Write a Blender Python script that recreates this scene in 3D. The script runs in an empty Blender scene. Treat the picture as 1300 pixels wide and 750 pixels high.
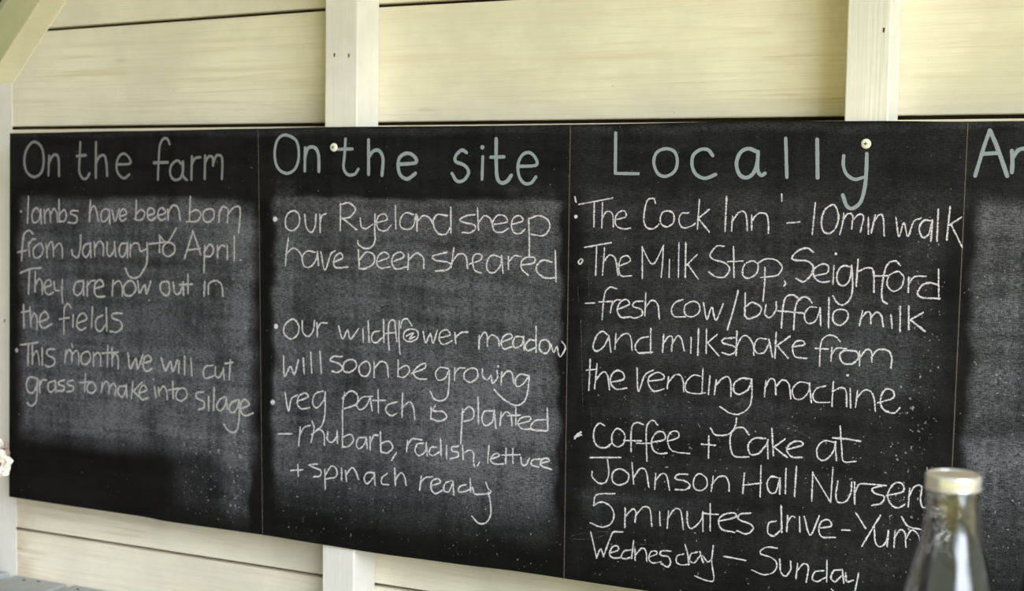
import bpy, math, random
from mathutils import Matrix, Vector

random.seed(11)
S = bpy.context.scene
COL = S.collection
ZT = 1.65                      # height of the chalkboard's top edge above the floor

# ------------------------------------------------------------------ camera, sky, sun, exposure
cam = bpy.data.cameras.new('camera')
camo = bpy.data.objects.new('camera', cam); COL.objects.link(camo)
cr = Vector((0.89678722, 0.44223028, 0.01431999)); cu = Vector((-0.04328261, 0.05547063, 0.99752174)); cf = Vector((-0.44033998, 0.89518455, -0.06888624))
camo.matrix_world = Matrix(((cr.x, cu.x, -cf.x, 2.145828), (cr.y, cu.y, -cf.y, -2.088211), (cr.z, cu.z, -cf.z, ZT - 0.116889), (0, 0, 0, 1)))
cam.sensor_width = 36.0
cam.lens = 1796.0546 * 36.0 / 1300.0
cam.clip_start = 0.02
cam.dof.use_dof = True
cam.dof.focus_distance = 2.13
cam.dof.aperture_fstop = 4.5
S.camera = camo

GAP_AZ = math.radians(53); GAP_W = math.radians(17); GAP_COL = (5.6, 6.1, 6.8, 1)
world = bpy.data.worlds.new('sky'); S.world = world; world.use_nodes = True
wn = world.node_tree; wn.nodes.clear()
def wnode(t): return wn.nodes.new(t)
wo = wnode('ShaderNodeOutputWorld'); wb = wnode('ShaderNodeBackground'); wt = wnode('ShaderNodeTexCoord')
ws = wnode('ShaderNodeSeparateXYZ'); wr = wnode('ShaderNodeValToRGB'); wm = wnode('ShaderNodeMapRange')
wn.links.new(wt.outputs['Generated'], ws.inputs[0])
wm.inputs['From Min'].default_value = -0.2; wm.inputs['From Max'].default_value = 1.0
wn.links.new(ws.outputs['Z'], wm.inputs['Value']); wn.links.new(wm.outputs[0], wr.inputs[0])
e = wr.color_ramp.elements
e[0].position = 0.18; e[0].color = (0.20, 0.20, 0.07, 1)          # tree line
e[1].position = 0.56; e[1].color = (0.80, 0.90, 1.0, 1)           # bright hazy sky
x = e.new(0.44); x.color = (0.22, 0.23, 0.10, 1)
x = e.new(1.0); x.color = (0.50, 0.70, 1.0, 1)
# tall trees stand all round except for a wide gap to the front right, where the bright hazy sky comes down to the horizon
wv = wnode('ShaderNodeVectorMath'); wv.operation = 'MULTIPLY'; wn.links.new(wt.outputs['Generated'], wv.inputs[0]); wv.inputs[1].default_value = (1, 1, 0)
wz = wnode('ShaderNodeVectorMath'); wz.operation = 'NORMALIZE'; wn.links.new(wv.outputs[0], wz.inputs[0])
wd = wnode('ShaderNodeVectorMath'); wd.operation = 'DOT_PRODUCT'; wn.links.new(wz.outputs[0], wd.inputs[0]); wd.inputs[1].default_value = (math.sin(GAP_AZ), -math.cos(GAP_AZ), 0)
wg = wnode('ShaderNodeMapRange'); wg.interpolation_type = 'SMOOTHSTEP'; wg.inputs['From Min'].default_value = math.cos(GAP_W + .15); wg.inputs['From Max'].default_value = math.cos(GAP_W - .15)
wn.links.new(wd.outputs['Value'], wg.inputs['Value'])
we = wnode('ShaderNodeMapRange'); we.interpolation_type = 'SMOOTHSTEP'; we.inputs['From Min'].default_value = -.02; we.inputs['From Max'].default_value = .10
wn.links.new(ws.outputs['Z'], we.inputs['Value'])
wx = wnode('ShaderNodeMath'); wx.operation = 'MULTIPLY'; wn.links.new(wg.outputs[0], wx.inputs[0]); wn.links.new(we.outputs[0], wx.inputs[1])
wc = wnode('ShaderNodeMix'); wc.data_type = 'RGBA'; wn.links.new(wx.outputs[0], wc.inputs[0]); wn.links.new(wr.outputs[0], wc.inputs[6]); wc.inputs[7].default_value = GAP_COL
wb.inputs['Strength'].default_value = 1.6
wn.links.new(wc.outputs[2], wb.inputs[0]); wn.links.new(wb.outputs[0], wo.inputs[0])

sun = bpy.data.lights.new('sun', 'SUN'); sun.energy = 6.3; sun.angle = math.radians(0.8); sun.color = (1.0, 0.94, 0.82)
suno = bpy.data.objects.new('sun', sun); COL.objects.link(suno)
suno.location = (3, 6, 8)
suno.rotation_euler = Vector((-0.25, -0.62, -0.75)).to_track_quat('-Z', 'Y').to_euler()   # from behind the hut on to the lawn

S.view_settings.view_transform = 'Standard'
S.view_settings.look = 'None'
S.view_settings.gamma = 1.0
S.view_settings.use_curve_mapping = False
S.view_settings.exposure = 0.32

# ------------------------------------------------------------------ helpers
class N:
    """small wrapper to write node trees shortly"""
    def __init__(s, name):
        s.m = bpy.data.materials.new(name); s.m.use_nodes = True
        s.t = s.m.node_tree; s.t.nodes.clear()
        s.out = s.t.nodes.new('ShaderNodeOutputMaterial')
        s.b = s.t.nodes.new('ShaderNodeBsdfPrincipled')
        s.t.links.new(s.b.outputs[0], s.out.inputs[0])
    def put(s, sock, v):
        if hasattr(v, 'is_linked'): s.t.links.new(v, sock)
        else: sock.default_value = v
    def inp(s, name, v): s.put(s.b.inputs[name], v)
    def coord(s, which='Object'): return s.t.nodes.new('ShaderNodeTexCoord').outputs[which]
    def attr(s, name):
        a = s.t.nodes.new('ShaderNodeAttribute'); a.attribute_name = name; return a.outputs['Fac']
    def map(s, v, scale=(1, 1, 1), loc=(0, 0, 0)):
        n = s.t.nodes.new('ShaderNodeMapping'); s.put(n.inputs['Vector'], v)
        n.inputs['Scale'].default_value = scale; s.put(n.inputs['Location'], loc); return n.outputs[0]
    def noise(s, v, scale=1.0, detail=3.0, rough=0.55, dist=0.0):
        n = s.t.nodes.new('ShaderNodeTexNoise'); s.put(n.inputs['Vector'], v)
        n.inputs['Scale'].default_value = scale; n.inputs['Detail'].default_value = detail
        n.inputs['Roughness'].default_value = rough; n.inputs['Distortion'].default_value = dist
        return n.outputs['Fac']
    def math(s, op, a, b=0.0, c=0.0):
        n = s.t.nodes.new('ShaderNodeMath'); n.operation = op
        s.put(n.inputs[0], a); s.put(n.inputs[1], b); s.put(n.inputs[2], c); return n.outputs[0]
    def step(s, v, a, b, lo=0.0, hi=1.0):
        n = s.t.nodes.new('ShaderNodeMapRange'); n.interpolation_type = 'SMOOTHSTEP'
        s.put(n.inputs['Value'], v); n.inputs['From Min'].default_value = a; n.inputs['From Max'].default_value = b
        n.inputs['To Min'].default_value = lo; n.inputs['To Max'].default_value = hi; return n.outputs[0]
    def mix(s, f, a, b):
        n = s.t.nodes.new('ShaderNodeMix'); n.data_type = 'RGBA'
        s.put(n.inputs[0], f)
        for i, v in ((6, a), (7, b)):
            if hasattr(v, 'is_linked'): s.t.links.new(v, n.inputs[i])
            else: n.inputs[i].default_value = (*v, 1)
        return n.outputs[2]
    def comb(s, x, y, z):
        n = s.t.nodes.new('ShaderNodeCombineXYZ')
        for i, v in enumerate((x, y, z)): s.put(n.inputs[i], v)
        return n.outputs[0]
    def sep(s, v):
        n = s.t.nodes.new('ShaderNodeSeparateXYZ'); s.put(n.inputs[0], v); return n.outputs
    def bump(s, h, strength=0.3, dist=0.002):
        n = s.t.nodes.new('ShaderNodeBump'); n.inputs['Strength'].default_value = strength
        n.inputs['Distance'].default_value = dist; s.put(n.inputs['Height'], h)
        s.t.links.new(n.outputs[0], s.b.inputs['Normal'])

class MB:
    """collects shapes for ONE mesh object"""
    def __init__(s): s.v = []; s.f = []; s.at = []; s.uv = []
    def poly(s, pts, a=0.0):
        i = len(s.v); s.v += [tuple(p) for p in pts]; s.at += [a] * len(pts); s.f.append(tuple(range(i, i + len(pts))))
    def box(s, x0, x1, y0, y1, z0, z1, a=0.0):
        i = len(s.v)
        s.v += [(x0, y0, z0), (x1, y0, z0), (x1, y1, z0), (x0, y1, z0), (x0, y0, z1), (x1, y0, z1), (x1, y1, z1), (x0, y1, z1)]
        s.at += [a] * 8
        for q in ((0, 3, 2, 1), (4, 5, 6, 7), (0, 1, 5, 4), (1, 2, 6, 5), (2, 3, 7, 6), (3, 0, 4, 7)): s.f.append(tuple(i + k for k in q))
    def prism(s, prof, axis, a0, a1, a=0.0):
        """prof: (p, q) outline; axis 'y' -> (x, z), axis 'z' -> (x, y), axis 'x' -> (y, z)"""
        def P(p, q, t): return {'y': (p, t, q), 'z': (p, q, t), 'x': (t, p, q)}[axis]
        n = len(prof); i = len(s.v)
        s.v += [P(p, q, a0) for p, q in prof] + [P(p, q, a1) for p, q in prof]; s.at += [a] * (2 * n)
        s.f.append(tuple(range(i, i + n))); s.f.append(tuple(range(i + 2 * n - 1, i + n - 1, -1)))
        for k in range(n): s.f.append((i + k, i + (k + 1) % n, i + n + (k + 1) % n, i + n + k))
    def lathe(s, prof, c, seg=48, closed=False):
        i = len(s.v); n = len(prof)
        for r, z in prof:
            for k in range(seg):
                t = 2 * math.pi * k / seg; s.v.append((c[0] + r * math.cos(t), c[1] + r * math.sin(t), c[2] + z)); s.at.append(0)
        for j in range(n if closed else n - 1):
            a, b = j * seg, ((j + 1) % n) * seg
            for k in range(seg): s.f.append((i + a + k, i + a + (k + 1) % seg, i + b + (k + 1) % seg, i + b + k))
        if not closed:
            s.f.append(tuple(i + k for k in reversed(range(seg)))); s.f.append(tuple(i + (n - 1) * seg + k for k in range(seg)))
    def tube(s, pts, radii, seg=10):
        i = len(s.v); pts = [Vector(p) for p in pts]; n = len(pts)
        for j, p in enumerate(pts):
            d = (pts[min(j + 1, n - 1)] - pts[max(j - 1, 0)]).normalized()
            h = Vector((1, 0, 0)) if abs(d.x) < .8 else Vector((0, 1, 0))
            a = d.cross(h).normalized(); b = d.cross(a)
            r = radii[j] if hasattr(radii, '__len__') else radii
            for k in range(seg):
                t = 2 * math.pi * k / seg; s.v.append(tuple(p + r * (math.cos(t) * a + math.sin(t) * b))); s.at.append(0)
        for j in range(n - 1):
            for k in range(seg): s.f.append((i + j * seg + k, i + j * seg + (k + 1) % seg, i + (j + 1) * seg + (k + 1) % seg, i + (j + 1) * seg + k))
        s.f.append(tuple(i + k for k in reversed(range(seg)))); s.f.append(tuple(i + (n - 1) * seg + k for k in range(seg)))
    def build(s, name, mat, parent=None, bevel=0.0, smooth=False, fix=True, origin=None):
        me = bpy.data.meshes.new(name)
        off = Vector(parent.matrix_basis.translation) if parent else Vector(origin or (0, 0, 0))
        if parent and parent.parent: off += Vector(parent.parent.matrix_basis.translation)
        me.from_pydata([tuple(Vector(v) - off) for v in s.v], [], s.f)
        me.attributes.new('off', 'FLOAT', 'POINT').data.foreach_set('value', s.at)
        if s.uv:
            u = me.uv_layers.new(name='UVMap')
            for l in me.loops: u.data[l.index].uv = s.uv[l.vertex_index]
        if fix:
            import bmesh
            bm = bmesh.new(); bm.from_mesh(me); bmesh.ops.recalc_face_normals(bm, faces=bm.faces); bm.to_mesh(me); bm.free()
        me.materials.append(mat)
        if smooth: me.polygons.foreach_set('use_smooth', [True] * len(me.polygons))
        o = bpy.data.objects.new(name, me); COL.objects.link(o)
        if parent: o.parent = parent
        else: o.location = off
        if bevel:
            m = o.modifiers.new('bevel', 'BEVEL'); m.width = bevel; m.segments = 2; m.limit_method = 'ANGLE'; m.angle_limit = math.radians(40)
        return o

def thing(name, loc, label, cat, group=None):
    o = bpy.data.objects.new(name, None); COL.objects.link(o); o.location = loc; o.empty_display_size = .05
    tag(o, label, cat, group); return o
def tag(o, label, cat, group=None):
    o['label'] = label; o['category'] = cat
    if group: o['group'] = group
def struct(o, label=None):
    o['kind'] = 'structure'
    if label: o['label'] = label
    return o

# ------------------------------------------------------------------ materials
def painted_wood(name, tint, grain_axis, wood=(0.52, 0.36, 0.17), show=0.35, rough=0.55, knots=True, dirt=0.0, stain=False):
    """old cream paint over pine; grain_axis is the local axis the grain runs along"""
    n = N(name); p = n.coord(); off = n.attr('off')
    sh = n.comb(n.math('MULTIPLY', off, 3.1), n.math('MULTIPLY', off, 5.7), n.math('MULTIPLY', off, 7.3))
    va = n.t.nodes.new('ShaderNodeVectorMath'); va.operation = 'ADD'; n.put(va.inputs[0], p); n.put(va.inputs[1], sh); q = va.outputs[0]
    sc = [9.0, 9.0, 9.0]; sc['xyz'.index(grain_axis)] = 0.55
    wav = n.noise(n.map(q, tuple(sc)), 1.0, 2.0, 0.5, 0.0)
    rings = n.math('SINE', n.math('MULTIPLY', wav, 95.0))
    sf = [260.0, 260.0, 260.0]; sf['xyz'.index(grain_axis)] = 5.0
    fine = n.noise(n.map(q, tuple(sf)), 1.0, 3.0, 0.65)
    sm = [40.0, 40.0, 40.0]; sm['xyz'.index(grain_axis)] = 1.4
    band = n.noise(n.map(q, tuple(sm)), 1.0, 3.0, 0.6)
    blot = n.noise(q, 5.0, 4.0, 0.6)
    f = n.math('MULTIPLY', n.step(fine, 0.48, 0.76), 0.75)
    f = n.math('ADD', f, n.math('MULTIPLY', n.step(rings, 0.55, 1.0), 0.22))
    f = n.math('ADD', f, n.math('MULTIPLY', n.step(band, 0.52, 0.78), 0.75))
    f = n.math('MULTIPLY', f, n.step(blot, 0.3, 0.7, 0.25, 1.0))
    f = n.math('MULTIPLY', f, show)
    light = tuple(min(1, c * 1.06) for c in tint); dark = tuple(c * 0.90 for c in tint)
    base = n.mix(n.step(blot, 0.35, 0.68), dark, light)
    col = n.mix(f, base, wood)
    if knots:
        vs = [16.0, 16.0, 16.0]; vs['xyz'.index(grain_axis)] = 4.2
        v = n.t.nodes.new('ShaderNodeTexVoronoi'); n.put(v.inputs['Vector'], n.map(q, tuple(vs))); v.inputs['Scale'].default_value = 1.0
        k = n.step(v.outputs['Distance'], 0.03, 0.13, 1.0, 0.0)
        vc = n.sep(v.outputs['Color'])[0]
        k = n.math('MULTIPLY', k, n.step(vc, 0.80, 0.84))
        col = n.mix(n.math('MULTIPLY', k, 0.42), col, (0.36, 0.22, 0.09))
        ch = n.noise(q, 120.0, 2.0, 0.5)
        col = n.mix(n.math('MULTIPLY', n.step(ch, 0.765, 0.79), 0.55), col, (0.20, 0.15, 0.09))
    if dirt:
        col = n.mix(n.math('MULTIPLY', n.step(n.noise(q, 11.0, 4.0, 0.7), 0.5, 0.75), dirt), col, (0.25, 0.23, 0.19))
    if stain:                                        # resin and rain stains low down by the corner post
        x_, y_, z_ = n.sep(p)
        low = n.step(z_, .78, .95, 1.0, 0.0)
        e_ = n.math('MULTIPLY', n.step(x_, -.055, .0, 1.0, 0.0), n.step(n.noise(q, 26.0, 3.0), .35, .6))
        s_ = n.math('MULTIPLY', n.step(band, .54, .66), n.step(x_, .1, .9, .8, .25))
        col = n.mix(n.math('MULTIPLY', low, n.math('MULTIPLY', n.math('ADD', e_, s_), .40)), col, (0.42, 0.27, 0.13))
    n.inp('Base Color', col); n.inp('Roughness', n.step(band, .3, .7, rough - .08, rough + .12))
    h = n.math('ADD', n.math('MULTIPLY', fine, 0.8), n.math('ADD', n.math('MULTIPLY', rings, 0.10), n.math('MULTIPLY', band, 0.5)))
    n.bump(h, 0.5, 0.0014)
    return n.m

CREAM = (0.80, 0.75, 0.57)
M_plank = painted_wood('cream painted planks', (0.82, 0.755, 0.585), 'x', show=0.42, stain=True)
M_stud = painted_wood('cream painted upright', (0.79, 0.755, 0.67), 'z', show=0.10, knots=False)
M_raft = painted_wood('cream painted rafter', (0.80, 0.72, 0.49), 'x', show=0.2, knots=False)
M_roof = painted_wood('roof boarding', (0.50, 0.50, 0.30), 'x', show=0.4, knots=False, dirt=0.3)
M_grey = painted_wood('grey painted slat', (0.40, 0.415, 0.415), 'y', wood=(0.22, 0.21, 0.19), show=0.6, dirt=0.45, knots=False)
M_greyx = painted_wood('grey painted rail', (0.42, 0.46, 0.48), 'x', wood=(0.30, 0.29, 0.27), show=0.5, dirt=0.25, knots=False)
M_brown = painted_wood('brown added wall boards', (0.24, 0.18, 0.11), 'x', wood=(0.12, 0.08, 0.05), show=0.5, knots=False)  # dark tone chosen for the added unseen walls, so they bounce little light
M_floor = painted_wood('worn floor boards', (0.56, 0.53, 0.48), 'y', show=0.4, dirt=0.3)

def plain(name, col, rough=.5, metal=0.0, var=.12, scale=40.0):
    n = N(name); p = n.coord(); f = n.noise(p, scale, 3.0)
    n.inp('Base Color', n.mix(f, tuple(c * (1 - var) for c in col), tuple(min(1, c * (1 + var)) for c in col)))
    n.inp('Roughness', rough); n.inp('Metallic', metal); n.bump(f, .1, .0005); return n.m
M_gap = plain('bare dark timber', (0.06, 0.032, 0.014), .9)
M_hole = plain('rusty nail', (0.05, 0.03, 0.02), .6)
M_screw = plain('cream painted screw', (0.80, 0.78, 0.62), .4)
M_slot = plain('screw recess', (0.10, 0.09, 0.06), .8)
M_felt = plain('roofing felt', (0.02, 0.02, 0.018), .9)
M_petal = plain('cream petal', (0.88, 0.80, 0.70), .6, scale=60)
M_heart = plain('flower heart', (0.20, 0.12, 0.04), .7)
M_bud = plain('dusky pink bud', (0.36, 0.24, 0.20), .7)
M_stem = plain('green stem', (0.10, 0.13, 0.04), .6)
M_jug = plain('white glaze', (0.75, 0.74, 0.70), .25)
M_leg = M_stud
n = N('lawn'); p = n.coord(); f = n.noise(p, 6.0, 6.0, .7)
n.inp('Base Color', n.mix(f, (0.24, 0.205, 0.05), (0.39, 0.33, 0.08))); n.inp('Roughness', .9); M_lawn = n.m

# blackboard paint: near-black with chalk dust rubbed into its weave, "dust" = how much is left there
n = N('blackboard paint'); p = n.coord(); d = n.attr('dust'); fl = n.attr('fleck')
g1 = n.noise(n.map(p, (110, 1, 620)), 1.0, 3.0, .6)          # brush marks along the board
g2 = n.noise(n.map(p, (520, 1, 90)), 1.0, 3.0, .6)           # wiping marks down it
g3 = n.noise(p, 560.0, 2.0, .6)
cl = n.noise(n.map(p, (9, 1, 14)), 1.0, 5.0, .62, .4)
hz = n.noise(n.map(p, (5, 1, 60)), 1.0, 3.0, .6)
vz = n.noise(n.map(p, (55, 1, 4)), 1.0, 3.0, .6)
grain = n.math('ADD', n.math('MULTIPLY', g1, .5), n.math('ADD', n.math('MULTIPLY', g2, .22), n.math('MULTIPLY', g3, .28)))
big = n.math('ADD', n.math('MULTIPLY', cl, .45), n.math('ADD', n.math('MULTIPLY', hz, .3), n.math('MULTIPLY', vz, .25)))
dd = n.math('MULTIPLY', d, n.step(big, .36, .63, .38, 1.35))
chalk = n.math('MULTIPLY', dd, n.step(grain, .38, .65, .22, 1.65))
chalk = n.math('ADD', chalk, n.math('MULTIPLY', n.step(g3, .60, .74), n.math('MULTIPLY', dd, .55)))
vf = n.noise(p, 210.0, 2.0, .5)
speck = n.math('MULTIPLY', n.step(n.math('ADD', vf, n.math('MULTIPLY', fl, .11)), .745, .80), .55)
base = n.mix(n.step(big, .35, .65), (0.0042, 0.0039, 0.0036), (0.0085, 0.0080, 0.0072))
c = n.mix(n.math('MINIMUM', chalk, 1.0), base, (0.135, 0.134, 0.148))
c = n.mix(speck, c, (0.42, 0.41, 0.40))
n.inp('Base Color', c); n.inp('Roughness', n.step(d, 0, 1, .55, .8)); n.inp('Specular IOR Level', .07)
n.bump(n.math('ADD', g1, n.math('MULTIPLY', cl, 2.0)), .18, .0006); M_board = n.m

def chalk_mat(name, col, lo, hi, edge, amount, scale=620.0):
    n = N(name); p = n.coord(); uv = n.sep(n.coord('UV'))
    v = n.math('ABSOLUTE', n.math('MULTIPLY_ADD', uv[1], 2.0, -1.0))
    prof = n.math('SUBTRACT', 1.0, n.math('POWER', v, edge))
    g = n.noise(p, scale, 2.0, .6); g2 = n.noise(n.map(p, (120, 1, 420)), 1.0, 2.0, .6)
    s_ = n.math('ADD', n.math('MULTIPLY', g, .62), n.math('MULTIPLY', g2, .38))
    a = n.step(n.math('ADD', s_, n.math('MULTIPLY', prof, .42)), lo, hi)
    a = n.math('MULTIPLY', n.math('MULTIPLY', a, n.step(prof, 0.0, .25)), amount)
    n.inp('Base Color', n.mix(g2, tuple(k * .92 for k in col), tuple(min(1, k * 1.08) for k in col)))
    n.inp('Roughness', .95); n.inp('Specular IOR Level', .1); n.inp('Alpha', a); return n.m
M_chalk = chalk_mat('white chalk', (0.70, 0.66, 0.69), .70, .98, 2.0, .97)
M_chalk_old = chalk_mat('white chalk rubbed', (0.48, 0.455, 0.45), .60, .98, 2.0, .85)
M_pen = chalk_mat('grey blue chalk pen', (0.285, 0.32, 0.345), .42, .62, 4.0, .93)
M_pen_old = chalk_mat('grey chalk pen', (0.205, 0.205, 0.20), .42, .62, 4.0, .93)
M_faint = chalk_mat('faint chalk', (0.4, 0.39, 0.39), .84, 1.15, 2.0, .5)
M_ruled = chalk_mat('ruled grey line', (0.20, 0.18, 0.15), .50, .95, 3.0, .6)

# ------------------------------------------------------------------ the hut: floor, wall, uprights, roof
SL = 1.099
def roof_z(x): return ZT + 0.1503 + (x + 0.0971) * SL          # upper edge of the left rafter
RX = 0.72; RZ = roof_z(RX); XR = 3.45; SF = 0.10              # the steep part ends at RX, the unseen rest climbs gently to let in side light
def roof_l(x): return roof_z(x) if x <= RX else RZ + (x - RX) * SF
def left_cut(z): return -0.0971 + (z - ZT - 0.1503) / SL        # where the steep roof crosses height z

m = MB(); m.box(-40, 40, -40, 40, -0.32, -0.30)
lawn = struct(m.build('ground', M_lawn)); lawn['label'] = 'sunlit lawn outside the hut'
m = MB()
for k in range(22): m.box(-0.2 + k * .14, -0.2 + k * .14 + .136, -1.75, 0.12, -0.03, 0.0, k * 1.7)
struct(m.build('floor', M_floor, bevel=.002))

PITCH = 0.2084; Z_B = ZT + 0.0106; PY = 0.078
m = MB()
def plank(z0, z1, k):
    """one horizontal plank, each length between uprights with a slightly different level"""
    xs = [(-0.125, 0.770), (0.771, 1.685), (1.686, 2.70)]
    for i, (a, b) in enumerate(xs):
        top = z1 - (.0028 if k == -1 else .0030); bot = z0 + (.0036 if k == 0 else .0030)
        l0, l1 = max(a, min(left_cut(bot), RX)), max(a, min(left_cut(top), RX))
        if b - l1 < .03: continue
        sag = lambda x: -.0125 * (1 - min(1, max(0, (x + .03) / .74))) if i == 0 else 0.0      # that joint runs a little downhill to the left
        db = sag if k == 1 else (lambda x: 0.0); dt = sag if k == 0 else (lambda x: 0.0)
        m.prism([(l0, bot + db(l0)), (b, bot), (b, top), (l1, top + dt(l1))], 'y', PY, PY + .018, k * 2.3 + i * 0.77)
k = -8
while Z_B + PITCH * k < RZ + .05:
    plank(Z_B + PITCH * k, Z_B + PITCH * (k + 1), k); k += 1
wall = struct(m.build('wall_back', M_plank, bevel=.002))
m = MB(); m.prism([(-0.16, -.03), (2.66, -.03), (2.66, RZ + .05), (RX, RZ + .05), (-0.16, roof_l(-0.10))], 'y', PY + .021, PY + .035)
struct(m.build('trim_1', M_gap))                                    # dark backing seen through the plank gaps
m = MB()
for k in range(18):
    z0 = k * .17
    if z0 + .17 < roof_l(2.7): m.box(2.70, 2.72, -0.36, 0.11, z0, z0 + .166, k * 1.3)
struct(m.build('shade_wall_right', M_plank, bevel=.002))  # unseen stub wall, its depth set to hold back light from the right

m = MB()
for k in range(9): m.box(-0.150, -0.130, -1.75, 0.11, k * .195, k * .195 + .190, k * 1.3)
struct(m.build('shade_wall_left', M_brown, bevel=.002))  # unseen wall added in dark brown to dim the left end
m = MB()
for k in range(14):
    z0 = k * .17; z1 = z0 + .166; c0 = max(-.12, min(RX, left_cut(z0))); c1 = max(-.12, min(RX, left_cut(z1)))
    if z1 < RZ: m.prism([(c0, z0), (.95, z0), (.95, z1), (c1, z1)], 'y', -1.75, -1.73, k * 1.3)
struct(m.build('shade_wall_front', M_brown, bevel=.002))  # unseen wall added to cut front light reaching the left bay

def upright(name, x0, x1, top, nails, y0=.0065):
    m = MB(); m.box(x0, x1, y0, PY, 0.0, top, x0)
    o = struct(m.build(name, M_stud, bevel=.0025))
    for (x, z) in nails:
        q = MB(); q.prism([(x - .0014, z - .003), (x + .0010, z - .0035), (x + .0016, z + .003), (x - .0008, z + .0036)], 'y', y0 - .0007, y0 + .001)
        q.build('nail_head', M_hole, o)
    return o
upright('trim_2', 0.7436, 0.8112, roof_l(.78) - .03, [(0.7638, ZT + 0.1271), (0.7935, ZT + 0.1252)])
upright('trim_3', 1.6560, 1.7200, roof_l(1.69) - .03, [(1.7097, ZT + 0.1332)])
upright('trim_4', 2.5650, 2.6300, roof_l(2.57) - .01, [])
post = upright('trim_5', -0.1280, -0.0675, ZT + 0.1034, [(-0.0940, ZT - 0.387)], .0765)
# sloping rafter that meets the corner post, and its twin beyond the ridge
def rafter(name):
    zl = lambda x: ZT + 0.1038 + (x + 0.0631) * SL                     # lower edge
    zt = ZT + .1035
    pr = [(-.0633, zt), (RX, zl(RX)), (RX, roof_z(RX)), (left_cut(zt), zt)]
    m = MB(); m.prism(pr, 'y', 0.0760, PY + .001, 3.3); return struct(m.build(name, M_raft, bevel=.002))
rafter('trim_6')
# roof: boards running up the slope under a dark felt
m = MB(); m2 = MB()
def roof_prof(lo, hi): return [(-.27, roof_z(-.27) + lo), (RX, RZ + lo), (XR, roof_l(XR) + lo), (XR, roof_l(XR) + hi), (RX, RZ + hi), (-.27, roof_z(-.27) + hi)]
y = 0.12; k = 0
while y > -1.7:
    w = .1185 if k == 0 else .16
    m.prism(roof_prof(0, .02), 'y', y - w, y, k * 1.9)
    y -= w + (.022 if k == 0 else .006); k += 1
m2.prism(roof_prof(.04, .05), 'y', -1.75, .13)
roof = struct(m.build('ceiling', M_roof, bevel=.0015))
struct(m2.build('trim_7', M_felt))

# ------------------------------------------------------------------ chalkboard
BW, BH = 2.44, 0.7385
board = thing('chalkboard', (1.22, 0.003, ZT - BH), 'long black chalkboard written in white chalk, fixed across the cream plank wall', 'chalkboard')

TOPS = [(0, .0035), (.31, .0015), (.61, -.0004), (.75, -.0018), (1.08, -.0012), (1.22, -.0016), (1.54, -.0036), (1.70, -.002), (1.83, .0002), (2.44, .0)]
BOTS = [(-.01, .7342), (.167, .7352), (.331, .7355), (.404, .7383), (.612, .7376), (.747, .7396), (.86, .7412), (1.012, .7399), (1.14, .7376), (1.367, .7388), (2.44, .739)]
def lerp(tab, x):
    for (a, va), (b, vb) in zip(tab, tab[1:]):
        if x <= b:
            t = max(0, (x - a) / (b - a)); t = t * t * (3 - 2 * t); return va + (vb - va) * t
    return tab[-1][1]
def left_edge(z): return 0.0042 - 0.0123 * z / .735

# where chalk dust was wiped: x0, z0, x1, z1 (metres from the top left corner), amount, softness left/top/right/bottom
DUST = [
 (.030, .130, .600, .600, .52, .03, .018, .03, .06), (.535, .16, .588, .70, .40, .03, .06, .012, .10), (.42, .57, .56, .70, .16, .05, .05, .04, .08),
 (.19, .128, .56, .20, .12, .06, .012, .10, .05), (.05, .30, .30, .58, .08, .05, .1, .1, .05), (.15, .40, .50, .585, .20, .06, .03, .06, .03),
 (.642, .122, 1.205, .632, .50, .02, .006, .012, .10), (.93, .42, 1.19, .60, .42, .14, .12, .03, .10), (.645, .10, .685, .62, .22, .010, .05, .03, .08),
 (.80, .15, 1.18, .42, .14, .1, .03, .05, .1), (1.10, .10, 1.195, .19, .12, .02, .02, .01, .03), (.655, .62, 1.2, .69, .14, .05, .05, .05, .04),
 (1.245, .11, 1.80, .40, .16, .02, .06, .05, .10), (1.26, .42, 1.78, .68, .06, .02, .05, .05, .04), (1.60, .25, 1.77, .40, .14, .06, .06, .04, .05),
 (1.40, .20, 1.62, .33, .08, .08, .04, .08, .06), (1.30, .41, 1.62, .47, .10, .1, .03, .1, .03), (1.25, .585, 1.45, .63, .10, .03, .01, .06, .02),
 (1.850, .118, 2.40, .56, .62, .022, .03, .03, .20), (1.842, .46, 2.4, .70, .16, .02, .05, .05, .04),
 (0, 0, 2.44, .012, .10, .01, .004, .01, .01), (0, 0, .62, .13, .03, .01, .01, .01, .01), (.62, 0, 1.22, .13, .045, .02, .01, .02, .01), (1.22, 0, 2.44, .13, .085, .05, .01, .05, .03), (1.22, .13, 1.84, .73, .03, .03, .03, .03, .03)]
FLECK = [(.42, .57, .585, .715, .62, .03, .03, .01, .02), (.54, .18, .59, .70, .35, .02, .05, .01, .02), (.65, .60, 1.2, .73, .45, .05, .05, .05, .02),
 (1.25, .38, 1.80, .73, .35, .05, .05, .05, .02), (1.74, .12, 1.81, .62, .5, .03, .05, .01, .05), (1.85, .2, 2.4, .72, .5, .02, .05, .05, .05), (.03, .13, .6, .6, .2, .03, .03, .03, .03)]
def ss(t):
    t = 0 if t < 0 else 1 if t > 1 else t
    return t * t * (3 - 2 * t)
def field(tab, x, z):
    s = 0
    for (x0, z0, x1, z1, a, sl, st, sr, sb) in tab:
        if x0 - sl < x < x1 + sr and z0 - st < z < z1 + sb:
            s += a * ss((x - x0) / sl + .5) * ss((x1 - x) / sr + .5) * ss((z - z0) / st + .5) * ss((z1 - z) / sb + .5)
    return s
def wob(x, z): return (.003 * math.sin(31 * z + 7 * x) + .003 * math.sin(83 * z + 2), .0022 * math.sin(17 * x + 1) + .0015 * math.sin(71 * x + 9 * z))
NX, NZ = 488, 148
vs = []; du = []; fk = []
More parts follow.
